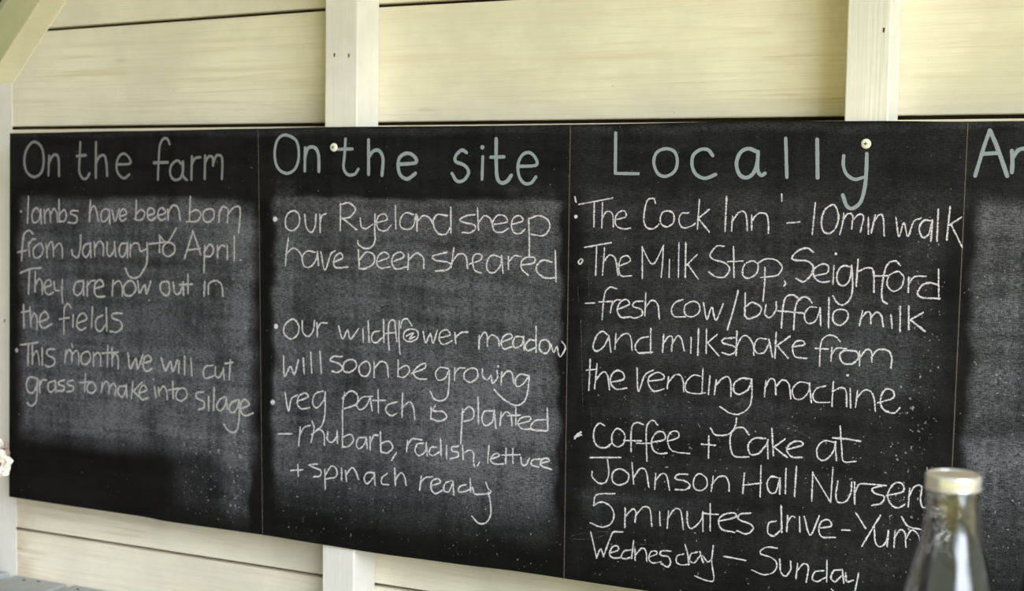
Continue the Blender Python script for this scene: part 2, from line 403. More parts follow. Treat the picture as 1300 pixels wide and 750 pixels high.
for j in range(NZ + 1):
    for i in range(NX + 1):
        x = BW * i / NX; t = j / NZ; zt = lerp(TOPS, x); zb = lerp(BOTS, x); z = zt + (zb - zt) * t
        xx = x + left_edge(z) * (1 - i / NX) ** 6 if i else left_edge(z)
        wx, wz = wob(x, z)
        vs.append((xx - 1.22, -.003, BH - z)); du.append(field(DUST, x + wx, z + wz)); fk.append(field(FLECK, x, z))
fs = [(j * (NX + 1) + i, (j + 1) * (NX + 1) + i, (j + 1) * (NX + 1) + i + 1, j * (NX + 1) + i + 1) for j in range(NZ) for i in range(NX)]
rim = [j * (NX + 1) for j in range(NZ + 1)] + [NZ * (NX + 1) + i for i in range(1, NX + 1)] + [j * (NX + 1) + NX for j in range(NZ - 1, -1, -1)] + [i for i in range(NX - 1, 0, -1)]
b0 = len(vs)
for r in rim: vs.append((vs[r][0], .003, vs[r][2])); du.append(.05); fk.append(0)
L = len(rim)
for k in range(L): fs.append((rim[k], b0 + k, b0 + (k + 1) % L, rim[(k + 1) % L])[::-1])
fs.append(tuple(b0 + k for k in range(L))[::-1])
me = bpy.data.meshes.new('panel'); me.from_pydata(vs, [], fs)
me.attributes.new('dust', 'FLOAT', 'POINT').data.foreach_set('value', du)
me.attributes.new('fleck', 'FLOAT', 'POINT').data.foreach_set('value', fk)
me.materials.append(M_board)
o = bpy.data.objects.new('panel', me); COL.objects.link(o); o.parent = board

# stroke -> a thin flat ribbon of chalk lying on the board
def smooth_line(pts, stp=.0016):
    if len(pts) == 2: ctrl = [pts[0], ((pts[0][0] + pts[1][0]) / 2, (pts[0][1] + pts[1][1]) / 2), pts[1]]
    else: ctrl = pts
    P = [(2 * ctrl[0][0] - ctrl[1][0], 2 * ctrl[0][1] - ctrl[1][1])] + list(ctrl) + [(2 * ctrl[-1][0] - ctrl[-2][0], 2 * ctrl[-1][1] - ctrl[-2][1])]
    if ctrl[0] == ctrl[-1]: P[0] = ctrl[-2]; P[-1] = ctrl[1]
    out = []
    for a, b, c, d in zip(P, P[1:], P[2:], P[3:]):
        n = max(2, int(math.hypot(c[0] - b[0], c[1] - b[1]) / stp))
        for k in range(n):
            t = k / n
            out.append(tuple(.5 * (2 * b[i] + (c[i] - a[i]) * t + (2 * a[i] - 5 * b[i] + 4 * c[i] - d[i]) * t * t + (3 * b[i] - a[i] - 3 * c[i] + d[i]) * t ** 3) for i in (0, 1)))
    out.append(tuple(ctrl[-1])); return out
def ribbons(name, strokes, width, mat, label, jit=.16, y0=-.0002):
    m = MB(); r = random.Random(name + str(label) + str(strokes[0][0]))
    for si, st in enumerate(strokes):
        if len(st) == 1:                             # a dot pressed on with the chalk
            (cx, cz, rr), i0 = st[0], len(m.v); y = y0 - .000012 * (si % 24)
            for f_, vv in ((0, .5), (.7, .5), (1.15, 1.0)):
                for k in range(18 if f_ else 1):
                    q = rr * f_ * (1 + .12 * math.sin(3 * k + si)); m.v.append((cx + q * math.cos(k * math.pi / 9), y, ZT - cz - q * math.sin(k * math.pi / 9))); m.at.append(0); m.uv.append((0, vv))
            for k in range(18):
                k1 = (k + 1) % 18; m.f.append((i0, i0 + 1 + k, i0 + 1 + k1)); m.f.append((i0 + 1 + k, i0 + 19 + k, i0 + 19 + k1, i0 + 1 + k1))
            continue
        pts = smooth_line(st); n = len(pts); i0 = len(m.v); s = 0
        ph = [r.random() * 6.28 for _ in range(3)]; wbase = width * r.uniform(.88, 1.12); y = y0 - .000012 * (si % 24)
        ext = []                                     # round ends: short tapering rows before and after
        d0 = Vector((pts[0][0] - pts[1][0], pts[0][1] - pts[1][1])).normalized() * wbase * .5
        d1 = Vector((pts[-1][0] - pts[-2][0], pts[-1][1] - pts[-2][1])).normalized() * wbase * .5
        rows = [(pts[0][0] + d0.x * k, pts[0][1] + d0.y * k, q) for k, q in ((.85, .45), (.5, .83))]
        rows += [(a, b, 1.0) for a, b in pts]
        rows += [(pts[-1][0] + d1.x * k, pts[-1][1] + d1.y * k, q) for k, q in ((.5, .83), (.85, .45))]
        N_ = len(rows)
        for j, (a, b, q) in enumerate(rows):
            A = rows[max(j - 1, 0)]; B = rows[min(j + 1, N_ - 1)]
            tx, tz = B[0] - A[0], B[1] - A[1]; l = math.hypot(tx, tz) or 1; nx, nz = -tz / l, tx / l
            if j: s += math.hypot(a - rows[j - 1][0], b - rows[j - 1][1])
            w = wbase * .5 * q * (1 + jit * (.6 * math.sin(s * 210 + ph[0]) + .5 * math.sin(s * 520 + ph[1]) + .3 * r.uniform(-1, 1)))
            for sg, vv in ((-1, 0.0), (1, 1.0)):
                m.v.append((a + sg * nx * w, y - 4e-7 * j, ZT - (b + sg * nz * w))); m.at.append(0); m.uv.append((s, vv))
        for j in range(N_ - 1): m.f.append((i0 + 2 * j, i0 + 2 * j + 1, i0 + 2 * j + 3, i0 + 2 * j + 2))
    o = m.build(name, mat, board, fix=False)
    if label: o['label'] = label
    return o
def parse(txt): return [[tuple(int(c) / 10000 for c in p.split(',')) for p in st.split()] for st in txt.split(';')]

WRITING = {
 'heading_farm': ('h', '''
692,208 510,323 423,555 478,787 669,894 866,805 930,574 882,324 692,208;
1075,478 1050,861;
1063,631 1151,497 1253,459 1318,554 1325,867;
1874,221 1856,516 1844,781 1927,913 2027,912 2102,817;
1782,486 2006,471;
2269,223 2261,591 2259,899;
2261,629 2351,497 2473,478 2521,609 2543,860;
2773,646 3100,627 3077,516 2958,441 2837,497 2773,646 2811,814 2955,906 3090,831;
4053,267 3997,169 3905,168 3820,296 3791,589 3771,926;
3679,611 4005,603;
4342,642 4228,570 4089,661 4065,825 4157,923 4296,897 4365,751 4365,588;
4365,588 4365,842 4456,928;
4571,497 4557,920;
4562,660 4639,533 4766,508;
4875,479 4865,904;
4870,623 4956,497 5046,515 5059,658;
5059,622 5135,479 5247,497 5269,658 5256,901'''),
 'lambs': ('c', '''
322,1577,26;
524,1290 491,1796;
831,1596 729,1501 624,1599 622,1754 700,1792 804,1712 847,1537;
847,1537 855,1796;
935,1536 947,1786;
949,1632 1038,1515 1088,1591 1097,1764;
1098,1629 1191,1512 1267,1607 1275,1760;
1320,1338 1326,1740;
1333,1625 1445,1527 1505,1622 1468,1737 1331,1759;
1797,1541 1647,1543 1621,1601 1771,1655 1745,1770 1569,1774;
2122,1346 2094,1725;
2101,1573 2196,1439 2269,1533 2317,1720;
2588,1527 2490,1491 2392,1568 2391,1700 2464,1736 2572,1640 2593,1508;
2593,1508 2601,1771;
2661,1526 2732,1712 2831,1504;
2854,1635 3009,1576 2951,1484 2864,1541 2844,1654 2911,1716 2998,1670;
3254,1330 3238,1665;
3239,1591 3358,1496 3453,1550 3405,1662 3286,1694 3210,1665;
3524,1604 3689,1545 3619,1454 3524,1511 3533,1641 3618,1687 3712,1637;
3759,1600 3947,1541 3877,1450 3783,1507 3773,1618 3853,1682 3946,1651;
4003,1485 4016,1668;
4016,1540 4110,1410 4202,1409 4262,1481 4294,1663;
4534,1240 4510,1677;
4515,1531 4684,1474 4774,1563 4683,1681 4455,1696;
4978,1451 4842,1507 4842,1652 4955,1693 5068,1611 5068,1485 4978,1451;
5202,1483 5189,1681;
5193,1537 5269,1410 5358,1427;
5403,1462 5381,1695;
5389,1552 5513,1424 5646,1404 5668,1547 5633,1869'''),
 'january': ('c', '''
619,2007 542,1950 410,2012 355,2228 325,2541;
232,2388 458,2342;
513,2185 535,2457;
528,2223 618,2123 696,2121;
772,2216 641,2317 665,2472 795,2468 900,2329 840,2195 772,2216;
979,2211 1002,2462;
993,2307 1108,2149 1158,2244 1166,2437;
1168,2302 1312,2182 1387,2257 1400,2461;
1868,2015 1856,2263 1789,2437 1664,2402 1640,2308;
2091,2161 1966,2203 1915,2338 1989,2431 2089,2332 2116,2161;
2116,2161 2123,2426;
2215,2139 2223,2404;
2224,2234 2338,2117 2436,2190 2435,2379;
2535,2130 2533,2338 2606,2392 2704,2276 2715,2126;
2715,2126 2743,2388;
2996,2137 2875,2159 2826,2310 2898,2402 2995,2305 3034,2136;
3034,2136 3033,2398;
3102,2153 3100,2377;
3101,2227 3188,2132 3284,2129;
3307,2147 3354,2276 3474,2235;
3512,2123 3506,2457 3424,2628 3280,2775 3089,2771 2983,2624;
3569,2133 3898,2094;
3814,1986 3804,2281;
4015,2091 3898,2168 3897,2297 4014,2356 4154,2271 4154,2142 4015,2091;
3805,1967 3991,2092 4201,1829;
4592,1875 4500,2114 4398,2373;
4592,1875 4683,2073 4765,2289;
4454,2225 4751,2188;
4865,2141 4846,2614;
4855,2250 4978,2101 5068,2189 5000,2318 4864,2322;
5157,2133 5157,2331;
5162,2205 5247,2112 5314,2128;
5381,2126 5381,2349;
5536,1943 5536,2373;
5678,2369,22'''),
 'they': ('c', '''
295,2797 558,2709 834,2680;
532,2749 500,3200;
688,2763 673,3154;
685,3017 790,2896 867,2990 865,3185;
918,3066 1099,3000 1048,2905 945,2968 932,3124 1019,3198 1148,3153;
1176,2939 1200,3093 1302,3108;
1396,2892 1378,3124 1392,3336;
1910,2891 1734,2937 1682,3111 1782,3184 1909,3064 1935,2909;
1935,2909 1933,3158;
2035,2906 2023,3173;
2029,2982 2135,2883 2209,2880;
2208,3032 2430,2966 2357,2855 2233,2936 2207,3089 2281,3181 2454,3174;
2676,2862 2650,3139;
2661,2957 2798,2857 2894,2947 2903,3135;
3064,2847 2943,2964 2966,3114 3111,3126 3231,3009 3184,2879 3064,2847;
3280,2857 3327,3061 3447,2906 3494,3072 3589,2845;
3550,3200,18;
3989,2829 3849,2853 3825,2984 3942,3090 4035,3031 4026,2865 3989,2829;
4129,2842 4175,3043 4291,3020 4361,2833;
4361,2833 4369,3053;
4476,2682 4475,3012;
4291,2873 4568,2851;
4864,2795 4846,3051;
4945,3010 4964,2828 5112,2767 5247,2834 5279,3032'''),
 'fields': ('c', '''
366,3442 371,3874;
312,3582 522,3544;
533,3473 560,3844;
562,3707 652,3585 719,3699 716,3895;
780,3754 1014,3664 938,3540 808,3636 806,3812 909,3865 1100,3777;
1604,3423 1528,3357 1441,3450 1424,3663 1421,3953;
1322,3668 1551,3626;
1663,3574 1651,3806;
1778,3722 2004,3634 1930,3522 1804,3586 1752,3762 1852,3853 1978,3807;
2155,3397 2127,3799;
2402,3537 2253,3621 2242,3793 2350,3852 2474,3724;
2501,3399 2513,3828;
2882,3476 2672,3493 2657,3581 2842,3629 2890,3740 2767,3841 2606,3838'''),
 'month': ('c', '''
169,4351,44;
287,4233 514,4200 724,4161;
488,4214 467,4617;
592,4235 588,4589;
595,4451 696,4327 747,4422 771,4597;
852,4278 849,4592;
1177,4267 1007,4289 980,4388 1160,4455 1159,4572 1004,4629 937,4606;
1469,4280 1441,4515;
1453,4378 1545,4256 1621,4329 1619,4484;
1620,4368 1722,4265 1797,4337 1796,4511;
1622,4147 1637,4193;
1999,4267 1873,4333 1871,4487 1997,4510 2098,4395 2073,4289 1999,4267;
2173,4276 2171,4525;
2178,4352 2273,4270 2347,4322 2355,4513;
2535,4120 2518,4522;
2396,4270 2789,4230;
2643,4152 2641,4494;
2642,4361 2716,4261 2789,4352 2787,4542;
3032,4242 3089,4522 3225,4324 3272,4510 3393,4257;
3392,4408 3593,4338 3536,4248 3440,4292 3406,4463 3487,4552 3616,4487;
3844,4285 3937,4503 4055,4327 4115,4510 4218,4298;
4265,4314 4255,4519;
4395,4213 4394,4546;
4542,4241 4565,4553;
5044,4337 4886,4366 4826,4480 4885,4586 5067,4530;
5112,4369 5112,4516 5202,4546 5292,4394;
5292,4376 5306,4575;
5449,4220 5427,4567;
5337,4282 5494,4253'''),
 'silage': ('c', '''
689,4878 506,4871 425,5015 476,5169 607,5160 703,5015 715,4896;
715,4896 701,5192 657,5373 525,5442 447,5389;
767,4931 780,5147;
781,5009 845,4906 949,4899;
1155,4904 1026,4941 999,5072 1076,5125 1180,5039 1191,4901;
1191,4901 1205,5108;
1412,4866 1284,4907 1283,4961 1411,4991 1395,5070 1256,5092;
1651,4850 1514,4890 1513,4945 1650,4974 1639,5052 1486,5087;
1970,4712 1942,5042;
1818,4884 2069,4851;
2144,4854 2018,4920 2017,5036 2142,5065 2233,4963 2144,4854;
2392,4855 2366,5030;
2382,4933 2491,4810 2564,4900 2554,5035;
2564,4939 2663,4836 2726,4908 2711,5061;
2956,4872 2809,4902 2784,5018 2882,5087 2970,4966 2990,4851;
2990,4851 3003,5078;
3150,4783 3114,5088;
3366,4775 3164,4952;
3164,4952 3365,5099;
3317,4978 3485,4909 3414,4820 3327,4902 3308,5017 3389,5098 3509,5058;
3676,4839 3709,5024;
3653,4691,18;
3771,4851 3784,4981;
3785,4925 3889,4805 3973,4911 3982,5041;
4114,4714 4123,5012;
4020,4870 4240,4824;
4333,4810 4217,4874 4193,5006 4309,5053 4439,4969 4426,4841 4333,4810;
4826,4848 4679,4877 4679,4970 4839,5031 4839,5142 4725,5180;
4953,4931 4953,5170;
5081,4756 5067,5161;
5315,4903 5203,4967 5135,5100 5225,5166 5338,5048 5360,4918;
5360,4918 5382,5117;
5606,4936 5472,5001 5427,5132 5517,5180 5606,5081 5650,4951;
5650,4951 5651,5260 5606,5482 5495,5547 5383,5501 5306,5416;
5673,5094 5872,5006 5783,4915 5695,4984 5682,5130 5784,5213 5951,5156'''),
 'heading_site': ('h', '''
6657,113 6487,200 6424,444 6489,689 6681,793 6870,705 6945,479 6889,219 6657,113;
7078,341 7072,750;
7071,514 7141,348 7286,342 7362,479 7371,755;
7920,190 7902,480 7883,684 7965,804 8107,803 8187,711;
7759,370 8063,364;
8390,209 8396,801;
8393,514 8484,405 8602,396 8683,530 8666,817;
8986,630 9334,596 9287,480 9151,440 9016,513 8986,664 9038,814 9175,874 9329,779;
10308,431 10215,389 10104,480 10105,578 10274,644 10350,758 10259,889 10128,900 10033,776;
10612,496 10603,870;
10602,344,33;
10856,206 10862,577 10884,836 10958,926 11066,899 11144,802;
10759,506 11006,500;
11260,657 11588,633 11572,512 11471,433 11347,464 11267,609 11281,801 11372,923 11497,928 11591,825'''),
 'ryeland': ('c', '''
6437,1610,51;
6832,1455 6684,1546 6672,1739 6812,1813 6951,1698 6950,1523 6832,1455;
7076,1521 7106,1729 7211,1831 7294,1725 7314,1517;
7397,1515 7403,1820;
7402,1654 7438,1532 7521,1496;
7827,1318 7822,1776;
7819,1336 7989,1299 8132,1399 8032,1538 7869,1568;
7869,1568 8033,1675 8155,1758;
8234,1568 8255,1704 8356,1736 8475,1666;
8533,1495 8528,1766 8537,1936 8458,2057 8318,2078 8197,2013 8185,1962;
8574,1629 8771,1575 8731,1481 8613,1510 8562,1630 8615,1747 8753,1761 8851,1674;
8938,1336 8950,1723;
9298,1481 9142,1450 9046,1553 9047,1687 9184,1734 9300,1665 9344,1480;
9356,1480 9370,1730;
9375,1513 9370,1747;
9384,1579 9491,1494 9606,1525 9684,1640;
9948,1485 9758,1472 9683,1607 9762,1771 9914,1801 10007,1699;
10021,1352 10027,1765;
10471,1459 10323,1479 10193,1547 10287,1594 10455,1624 10493,1688 10401,1756 10252,1759;
10525,1360 10548,1703;
10547,1589 10656,1472 10766,1519 10816,1648;
10841,1615 11077,1562 11021,1466 10894,1468 10811,1583 10842,1713 10971,1742 11097,1675;
11168,1608 11364,1540 11309,1460 11202,1495 11157,1609 11206,1737 11314,1750 11403,1684;
11471,1506 11487,1795 11492,2117;
11482,1505 11666,1454 11826,1531 11846,1658 11742,1772 11529,1761'''),
 'sheared': ('c', '''
6728,1948 6686,2195 6666,2425;
6674,2231 6835,2121 6983,2204 7038,2360;
7297,2177 7130,2165 7025,2273 7068,2429 7194,2442 7318,2316 7347,2176;
7347,2176 7373,2401;
7421,2173 7506,2483 7628,2202 7710,2148;
7691,2338 7874,2263 7833,2178 7731,2233 7691,2356 7753,2440 7977,2415;
8198,2116 8221,2424;
8219,2287 8359,2145 8519,2192 8501,2346 8321,2437 8221,2424;
8580,2309 8817,2217 8737,2134 8619,2189 8568,2309 8641,2409 8838,2385;
8877,2299 9111,2207 9052,2125 8915,2180 8877,2299 8957,2415 9172,2374;
9208,2154 9199,2407;
9209,2255 9363,2132 9499,2212 9509,2379;
9955,2098 9690,2172 9729,2238 9957,2264 10034,2311 9959,2397 9750,2421;
10087,2028 10042,2344;
10052,2261 10182,2124 10313,2153 10353,2350;
10389,2283 10593,2210 10610,2128 10499,2115 10444,2215 10484,2378 10596,2423;
10959,2149 10812,2121 10722,2222 10724,2370 10835,2415 10961,2296 10987,2132;
10987,2132 11017,2408;
11111,2145 11114,2339;
11116,2226 11212,2125 11338,2128;
11376,2266 11572,2227 11589,2146 11464,2134 11357,2202 11360,2331 11469,2424;
11890,2200 11749,2173 11637,2257 11639,2369 11772,2461 11948,2454;
11958,2022 11980,2501'''),
 'wildflower': ('c', '''
6465,3538,51;
6840,3388 6670,3485 6637,3646 6778,3745 6926,3666 6959,3505 6840,3388;
7031,3413 7044,3606 7158,3681 7263,3577 7295,3400;
7346,3432 7355,3659;
7355,3537 7429,3428 7553,3421;
7801,3460 7885,3682 7986,3520 8048,3672 8209,3491;
8302,3486 8312,3699;
8409,3342 8433,3702;
8631,3502 8511,3543 8484,3665 8573,3711 8692,3619;
8721,3309 8732,3685;
8946,3315 8887,3294 8828,3372 8818,3560 8837,3815;
8770,3536 8968,3511;
9037,3310 9032,3616 9058,3870;
8946,3315 8968,3484 8989,3653;
9065,3410 9103,3290 9201,3268 9280,3365;
9261,3434 9144,3491 9134,3610 9263,3654 9399,3579 9397,3460 9261,3434;
9184,3557 9320,3498 9243,3604 9340,3565;
9513,3471 9562,3653 9649,3497 9708,3645 9782,3439;
9822,3555 10030,3493 9972,3412 9858,3452 9822,3571 9899,3661 10069,3591;
10124,3454 10145,3620;
10133,3537 10237,3448 10368,3424;
10592,3478 10584,3693;
10589,3544 10684,3407 10740,3486 10743,3634;
10745,3519 10832,3448 10943,3507 10963,3621;
11017,3552 11198,3476 11160,3413 11052,3452 10999,3570 11055,3665 11200,3623;
11396,3449 11270,3456 11217,3557 11255,3637 11380,3580 11414,3448;
11414,3448 11425,3659;
11630,3501 11522,3491 11445,3593 11489,3671 11632,3614;
11637,3273 11640,3678;
11807,3474 11719,3512 11703,3626 11793,3701 11881,3631 11879,3518 11807,3474;
11904,3533 11959,3669 12014,3575 12069,3733 12168,3582 12107,3489'''),
 'growing': ('c', '''
6630,4073 6653,4428 6780,4241 6866,4378 6950,4124;
7055,4082 7078,4346;
7215,3966 7238,4317;
7411,3937 7442,4303;
7866,3996 7702,4006 7632,4080 7806,4122 7888,4203 7786,4280 7675,4270;
8051,4036 7929,4096 7909,4237 8032,4263 8166,4168 8153,4064 8051,4036;
8355,4052 8235,4146 8256,4283 8377,4309 8457,4200 8436,4081 8355,4052;
8536,4057 8538,4315;
8545,4160 8676,4031 8795,4075 8825,4278;
9020,3992 9022,4231;
9023,4265 9133,4274 9249,4164 9190,4066 9022,4145;
9289,4195 9540,4094 9558,4008 9443,4049 9327,4176 9406,4272 9581,4277;
9999,4063 9847,4057 9760,4163 9811,4271 9944,4235 10019,4095;
10026,4095 10022,4364 9987,4551 9873,4627 9739,4603 9668,4490;
10132,4054 10127,4249;
10133,4138 10207,4049 10320,4035;
10433,4035 10321,4109 10323,4225 10436,4267 10565,4175 10545,4044 10433,4035;
10656,4036 10665,4152 10751,4205 10824,4124 10844,4255 10935,4166 10933,4051;
10950,3967,22;
11017,4061 11009,4260;
11019,4144 11116,4038 11207,4065 11246,4226;
11496,4078 11352,4072 11274,4175 11301,4272 11409,4231 11514,4093;
11525,4092 11501,4355 11432,4524 11288,4594 11105,4533 10957,4428 10890,4367'''),
 'patch': ('c', '''
6396,4919,51;
6667,4730 6741,5045 6804,4827 6931,4746;
6953,4851 7164,4764 7101,4698 6974,4760 6932,4888 7017,4988 7186,4957;
7478,4635 7311,4700 7262,4862 7354,4944 7500,4791 7528,4649;
7528,4649 7522,5036 7461,5253 7357,5332;
7933,4636 7893,4901 7896,5268;
7892,4726 8055,4592 8198,4651 8179,4809 7935,4915;
8501,4653 8300,4685 8187,4826 8261,4907 8382,4828 8461,4673;
8461,4666 8503,4894;
8620,4533 8632,4929;
8522,4720 8762,4702;
9000,4711 8822,4776 8783,4883 8883,4960 8990,4917;
9116,4565 9109,4959;
9107,4805 9255,4691 9334,4787 9360,4973;
9683,4760 9677,4947;
9759,4720 9722,4808 9914,4809 9983,4905 9839,4977 9693,4945;
10292,4745 10277,5015 10262,5318;
10274,4814 10404,4686 10499,4746 10482,4881 10332,4936;
10581,4523 10595,4938;
10851,4718 10703,4746 10661,4882 10725,4977 10854,4900 10888,4715;
10888,4715 10921,4993;
11017,4737 11002,4937;
11018,4820 11108,4714 11200,4772 11221,4935;
11289,4633 11293,4912;
11145,4776 11363,4749;
11365,4890 11545,4826 11544,4760 11400,4789 11329,4877 11403,4969 11547,4966;
11830,4786 11652,4817 11564,4922 11655,4980 11851,4963;
11863,4604 11876,4951;
11583,4970 11841,4974'''),
 'rhubarb': ('c', '''
6527,5482 6807,5458;
6998,5327 6965,5651;
6986,5471 7083,5320 7209,5274;
7251,5192 7293,5320 7232,5563;
7244,5430 7398,5329 7503,5390 7517,5594;
7586,5365 7575,5490 7671,5534 7765,5438 7781,5331;
7781,5331 7791,5534;
7896,5286 7898,5584;
7897,5426 8061,5359 8123,5459 8022,5573 7898,5601;
8346,5386 8224,5415 8185,5540 8246,5597 8347,5508 8386,5383;
8386,5383 8408,5572;
8467,5376 8469,5584;
8476,5462 8547,5334 8628,5327;
8675,5271 8690,5598;
8693,5460 8848,5411 8928,5507 8830,5613 8710,5614;
8997,5604 8911,5733;
9223,5378 9205,5551;
9216,5447 9321,5328 9496,5326;
9535,5384 9419,5411 9374,5535 9460,5602 9576,5516 9593,5378;
9593,5378 9615,5587;
9787,5429 9691,5438 9653,5543 9731,5577 9846,5508;
9874,5285 9885,5555;
9990,5393 9992,5596;
10206,5374 10093,5401 10105,5467 10207,5475 10208,5552 10076,5598;
10300,5355 10311,5583;
10310,5482 10433,5420 10509,5463 10511,5614 10530,5679;
10623,5603 10586,5673;
10797,5320 10779,5605;
10845,5532 10991,5468 10954,5422 10862,5480 10834,5566 10920,5608 11067,5594;
11118,5340 11114,5572;
11245,5329 11249,5559;
11046,5446 11374,5409;
11393,5447 11413,5560 11485,5570 11548,5458;
11735,5447 11610,5475 11593,5559 11719,5580;
11772,5509 11913,5463 11859,5419 11771,5460 11754,5543 11844,5574 11944,5597'''),
 'spinach': ('c', '''
6950,6010 6959,6205;
6801,6124 7044,6090;
7360,5952 7192,5986 7318,6027 7445,6068 7424,6159 7298,6189;
7528,6042 7539,6378;
7537,6130 7673,5957 7778,6017 7758,6143 7571,6197;
7881,5990 7882,6183;
7963,6017 7985,6190;
7976,6086 8086,5952 8168,5996 8230,6130;
8553,5993 8412,6007 8352,6118 8414,6199 8554,6063;
8553,5993 8575,6200;
8814,5984 8715,6064 8716,6168 8843,6172;
8972,5882 8987,6157;
8986,6071 9091,5940 9171,6000 9200,6135;
9503,5967 9475,6192;
9489,6071 9581,5976 9716,5945;
9699,6101 9871,6032 9832,5968 9717,6013 9699,6152 9778,6229 9911,6163;
10081,5976 9967,6039 9950,6159 10045,6166 10120,6006;
10119,5989 10141,6207;
10366,6015 10253,6060 10235,6146 10349,6134 10480,6070;
10451,5905 10462,6122;
10498,6051 10556,6156 10798,6120;
10751,5941 10797,6037 10853,6081 10798,6120;
10798,6104 10845,6299 10841,6500 10750,6628 10619,6643 10498,6546'''),
 'heading_local': ('h', '''
12973,124 12979,760;
12979,760 13369,764;
13812,374 13667,435 13622,588 13691,756 13822,802 13966,725 14011,572 13959,420 13812,374;
14581,481 14500,391 14374,391 14265,481 14252,632 14319,768 14464,828 14636,767;
15277,422 15138,377 15016,437 14959,601 15010,764 15119,814 15225,748 15282,600 15292,422;
15292,422 15294,689 15348,777 15408,747;
15711,223 15745,804;
16186,243 16209,807;
16587,482 16586,626 16639,755 16757,827 16885,797;
16923,453 16924,682 16909,940 16853,1157 16741,1253 16653,1217 16590,1059'''),
 'inn': ('c', '''
12289,1148 12308,1221;
12312,1458,33;
12367,1258 12650,1207 12937,1150;
12627,1232 12628,1603;
12770,1230 12764,1622;
12768,1480 12840,1370 12942,1399 12963,1602;
12995,1492 13171,1442 13143,1349 13043,1382 12994,1476 13013,1585 13132,1635 13248,1620;
13662,1217 13634,1150 13536,1173 13490,1312 13478,1498 13530,1605 13645,1618 13725,1554;
13867,1337 13770,1384 13757,1523 13856,1588 13968,1518 13965,1381 13867,1337;
14206,1361 14094,1379 14058,1486 14115,1592 14227,1580 14322,1526;
14383,1161 14362,1601;
14539,1310 14368,1449;
14377,1449 14547,1643;
14817,1110 14805,1622;
14918,1409 14908,1619;
14913,1484 15009,1347 15102,1331 15142,1435 15156,1614;
15220,1388 15223,1597;
15222,1463 15318,1357 15440,1355 15480,1487 15484,1636;
15776,1487 15949,1469;
15674,1064 15677,1153;
16185,1186 16154,1643;
16464,1206 16335,1280 16286,1442 16314,1587 16404,1629 16503,1539 16536,1364 16464,1206;
16613,1334 16603,1464 16564,1633;
16602,1435 16671,1333 16744,1360 16736,1548;
16741,1432 16830,1344 16903,1372 16866,1589;
16975,1385 16982,1615;
17073,1354 17024,1599;
17048,1455 17130,1339 17188,1381 17210,1638;
17371,1377 17422,1647 17485,1446 17548,1644 17624,1429 17720,1379;
17859,1410 17762,1412 17705,1527 17756,1653 17838,1608 17874,1466 17886,1410;
17886,1424 17876,1698;
17963,1253 17959,1696;
18125,1214 18095,1672;
18279,1360 18134,1461;
18147,1460 18307,1770'''),
 'seighford': ('c', '''
12412,2136 12368,2184 12396,2222 12447,2157 12412,2136;
12484,1944 12925,1859;
12682,1938 12674,2379;
12818,1950 12793,2375;
12806,2170 12905,2057 13008,2116 13057,2365;
13077,2224 13260,2140 13208,2057 13108,2098 13067,2240 13114,2379 13281,2373;
13461,1916 13471,2397;
13461,1931 13641,2174 13814,1884;
13808,1891 13804,2137 13786,2369;
13917,2103 13917,2364;
14066,1838 14069,2359;
14179,1834 14182,2364;
14359,2012 14203,2170;
14226,2169 14391,2377;
14789,1863 14679,1866 14578,1990 14621,2065 14811,2119 14892,2207 14817,2331 14675,2336 14569,2270;
14945,1874 14966,2325;
14867,2096 15091,2080;
15245,2075 15123,2139 15102,2290 15190,2338 15312,2267 15339,2132 15245,2075;
15447,2173 15447,2412 15430,2667;
15338,2102 15458,2038 15611,2048 15711,2149 15647,2270 15496,2305 15390,2318;
15756,2364 15772,2399 15752,2429;
16170,1907 16086,1856 15938,1905 15857,2011 15942,2043 16091,2047 16183,2132 16142,2266 16041,2358 15935,2318;
16201,2264 16392,2213 16403,2110 16314,2084 16198,2161 16202,2279 16308,2354 16425,2338;
16491,2107 16484,2370;
16515,1926,22;
16739,2113 16622,2103 16544,2208 16557,2353 16646,2393 16730,2302 16753,2098;
16753,2098 16777,2417 16739,2593 16640,2679 16551,2645 16496,2560;
16845,2008 16828,2386;
16842,2182 16969,2120 17070,2160 17089,2462;
17449,2060 17391,2005 17294,2037 17240,2139 17205,2371 17212,2572 17276,2627;
17101,2231 17272,2224;
17397,2162 17300,2223 17276,2353 17363,2445 17474,2388 17512,2244 17453,2166 17397,2162;
17581,2241 17580,2447;
17584,2327 17664,2224 17817,2210;
17986,2325 17875,2301 17766,2348 17714,2464 17785,2518 18020,2522;
17995,2112 18014,2522'''),
